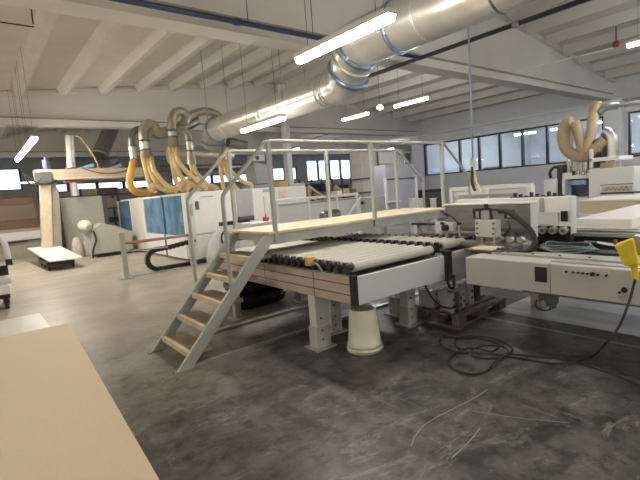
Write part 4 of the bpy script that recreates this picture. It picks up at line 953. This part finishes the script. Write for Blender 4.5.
# foreground boards at lower left
for i in range(16):
    z = .06 + i * .0385; j = random.uniform(-.004, .004)
    m = MB(); m.prism([(-1.7 + j, 1.50), (.40 + j, 1.545), (.541 + j, 4.33), (-1.55 + j, 4.27)], 'z', z, z + .0375)
    o = m.build('mdf_board', 'mdf', loc=(-.5, 2.9, z)); tag(o, 'beige fibreboard in the big pile at the lower left' if i < 15 else 'topmost beige fibreboard of the big pile at the lower left', 'board', None if i == 15 else 'beige fibreboards piled at the lower left')
t = thing('board_pallet', 'wooden bearers under the beige fibreboard pile at the lower left', 'bearers', (-.5, 2.9, 0))
for yy in (1.8, 2.9, 4.0): MB().bx(-1.5, .34, yy - .05, yy + .05, 0, .059).build('bearer', 'wood', t)
for i in range(12):
    z = .06 + i * .045
    m = MB(); m.prism([(-1.6, 4.45), (.44, 4.62), (.43, 5.42), (-1.6, 5.28)], 'z', z, z + .044)
    o = m.build('white_board', 'mdf_light', loc=(-.5, 4.9, z)); tag(o, 'white faced board in the pile behind the beige fibreboards' if i < 11 else 'topmost white faced board behind the beige fibreboards', 'board', None if i == 11 else 'white faced boards piled behind the beige ones')
t = thing('board_bearer', 'wooden bearers under the white faced boards at the left', 'bearers', (-.5, 5, 0))
for yy in (4.75, 5.15): MB().bx(-1.5, .38, yy - .05, yy + .05, 0, .059).build('bearer', 'wood', t)

# ================================================================== FAR MIDDLE BACKGROUND
t = thing('grey_press', 'grey machine with a sloping head behind the white cabinets', 'machine', P(250, 190, y=15))
a, b = P(254, 183, y=15), P(270, 183, y=15)
MB().bx(a.x, b.x + .1, 15, 16, 0, 2.05).build('body', 'greypanel', t, .02)
m = MB(); m.prism([(a.x + .15, 2.08), (b.x, 2.08), (b.x, 2.8), (a.x + .05, 2.95)], 'y', 15.0, 15.8); m.build('sloping_head', 'greysteel', t, .02)
MB().bx(a.x + .05, a.x + .6, 15.0, 15.5, 2.95, 3.2).build('top_box', 'bed', t, .02); MB().cyl((a.x + .25, 14.98, 3.08), (a.x + .25, 15, 3.08), .08).build('lens', 'black', t)
t = thing('pale_green_machine', 'pale green machine body beside the concrete column', 'machine', P(303, 195, y=14))
a, b = P(290, 185, y=14), P(305, 185, y=14); MB().bx(a.x, b.x, 14, 15, 0, a.z + .05).build('body', 'greenish', t, .02); MB().bx(a.x + .1, b.x - .1, 13.98, 14, .3, a.z - .2).build('door', 'greenish', t, .01)
t = thing('orange_beacon_box', 'small orange box with a lamp beside the concrete column', 'box', P(283, 186, y=13)); a, b = P(279, 187, y=13), P(288, 181, y=13)
MB().bx(a.x, b.x, 13, 13.3, a.z, b.z).build('box', 'hosedark', t, .02); MB().bx(a.x + .05, b.x - .02, 13.0, 13.3, 0, a.z).build('stand', 'greysteel', t)
# timber stair rails and bench
for i, px_ in enumerate((306, 333)):
    t = thing('timber_rail', ('left', 'right')[i] + ' of two slanting raw timber hand rails in the far background', 'railing', P(px_, 195, y=16))
    a, b = P(px_ + 2, 186, y=16), P(px_ + 18, 197, y=16); up = Vector((0, 0, .12))
    MB().bar(a, b, .09, .12).build('top_rail', 'wood', t); MB().bar(a - Vector((0, 0, .45)), b - Vector((0, 0, .4)), .09, .1).build('lower_rail', 'wood', t)
    MB().bx(a.x - .06, a.x + .06, 15.95, 16.05, 0, a.z).build('post', 'wood', t); MB().bx(b.x - .06, b.x + .06, 15.95, 16.05, 0, b.z).build('post', 'wood', t)
def shelf(lab, px0, px1, y, ztop, rngseed, cols):
    rg = random.Random(rngseed); x0, x1 = P(px0, 190, y=y).x, P(px1, 190, y=y).x
    t = thing('storage_rack', lab, 'rack', ((x0 + x1)/2, y, 0))
    k_ = max(1, int((x1 - x0) / 2.)) + 1
    for i in range(k_ + 1):
        q = x0 + (x1 - x0) * i / k_
        for dy in (0, .9): MB().bx(q - .04, q + .04, y + dy - .04, y + dy + .04, 0, ztop).build('upright', 'bluepipe', t)
    z = .35
    while z < ztop - .2:
        MB().bx(x0, x1, y - .05, y + .95, z - .05, z).build('shelf', 'darkgrey', t)
        q = x0 + .08
        while q < x1 - .3:
            w2 = min(rg.uniform(.25, .9), x1 - q - .06); h2 = rg.uniform(.15, .48)
            if w2 < .15: break
            if rg.random() < .8:
                o = MB().bx(q, q + w2, y + .05, y + .8, z + .001, z + h2).build('storage_box', rg.choice(cols), loc=(q, y, z), bevel=.01)
                tag(o, 'box or bundle on the %s' % lab.split(' rack')[0] + ' rack', 'box', 'stock on the ' + lab.split(' rack')[0] + ' rack')
            q += w2 + rg.uniform(.03, .2)
        z += .62
shelf('dark storage rack behind the pale grey cabinet', 40, 150, 21.5, 2.5, 1, ['darkgrey', 'brown', 'olive', 'navy', 'cardboard'])
shelf('dark storage rack in the middle distance', 300, 362, 18.8, 2.3, 2, ['darkgrey', 'brown', 'cardboard', 'black', 'mauve', 'paperwhite'])
shelf('long dark storage rack along the far wall', 235, 300, 22, 2.3, 5, ['darkgrey', 'olive', 'greypanel', 'black', 'bluepipe'])
# bench stocked with parts
t = thing('work_bench', 'timber work bench in front of the dark storage rack', 'bench', P(350, 195, y=14)); a, b = P(338, 196, y=14.5), P(360, 196, y=14.5)
MB().bx(a.x, b.x, 14.5, 15.3, a.z - .06, a.z).build('bench_top', 'wood', t)
for q in (a.x + .1, b.x - .1): MB().bx(q - .05, q + .05, 14.55, 15.25, 0, a.z - .06).build('leg', 'wood', t)
for i, (u, w2, h2, mm) in enumerate(((.1, .3, .22, 'paperwhite'), (.4, .35, .3, 'cardboard'), (.75, .3, .25, 'brown'))):
    x_ = a.x + (b.x - a.x) * u; o = MB().bx(x_, x_ + w2, 14.7, 15.1, a.z, a.z + h2).build('parts_box', mm, loc=(x_, 14.7, a.z), bevel=.01)
    tag(o, ('white box at the left end of the timber work bench', 'tan box in the middle of the timber work bench', 'brown box at the right end of the timber work bench')[i], 'box')
# next hall: stacked cartons behind the window strip
for i in range(8):
    y_ = .5 + i * 1.95; hh = random.uniform(1.9, 2.35); o = MB().bx(25.5, 27.5, y_, y_ + 1.5, 0, hh); o.bx(25.45, 27.4, y_ + .1, y_ + 1.3, hh, hh + .25)
    o = o.build('board_stack', random.choice(['cardboard', 'wood', 'mauve', 'tanhose']), loc=(26.5, y_, 0), bevel=.01); tag(o, 'tall brown board stack seen through the right hand windows', 'boards', 'board stacks in the next hall')

# ================================================================== WORLD, CAMERA
wd = bpy.data.worlds.new('daylight'); bpy.context.scene.world = wd; wd.use_nodes = True
bg = wd.node_tree.nodes['Background']; bg.inputs[0].default_value = (.72, .84, 1, 1); bg.inputs[1].default_value = 1.3
cam = bpy.data.cameras.new('camera'); co = bpy.data.objects.new('camera', cam); C.objects.link(co)
cam.sensor_width = 36; cam.lens = 36 * FPX / 640; cam.clip_end = 200
co.matrix_world = Matrix.Translation((0, 0, H)) @ R.to_4x4()
sc = bpy.context.scene; sc.camera = co
vs_ = sc.view_settings; vs_.view_transform = 'Standard'; vs_.look = 'None'; vs_.gamma = 1; vs_.use_curve_mapping = False; vs_.exposure = 1.55
sc.cycles.max_bounces = 8; sc.cycles.diffuse_bounces = 5; sc.cycles.transparent_max_bounces = 8; sc.cycles.sample_clamp_indirect = 8
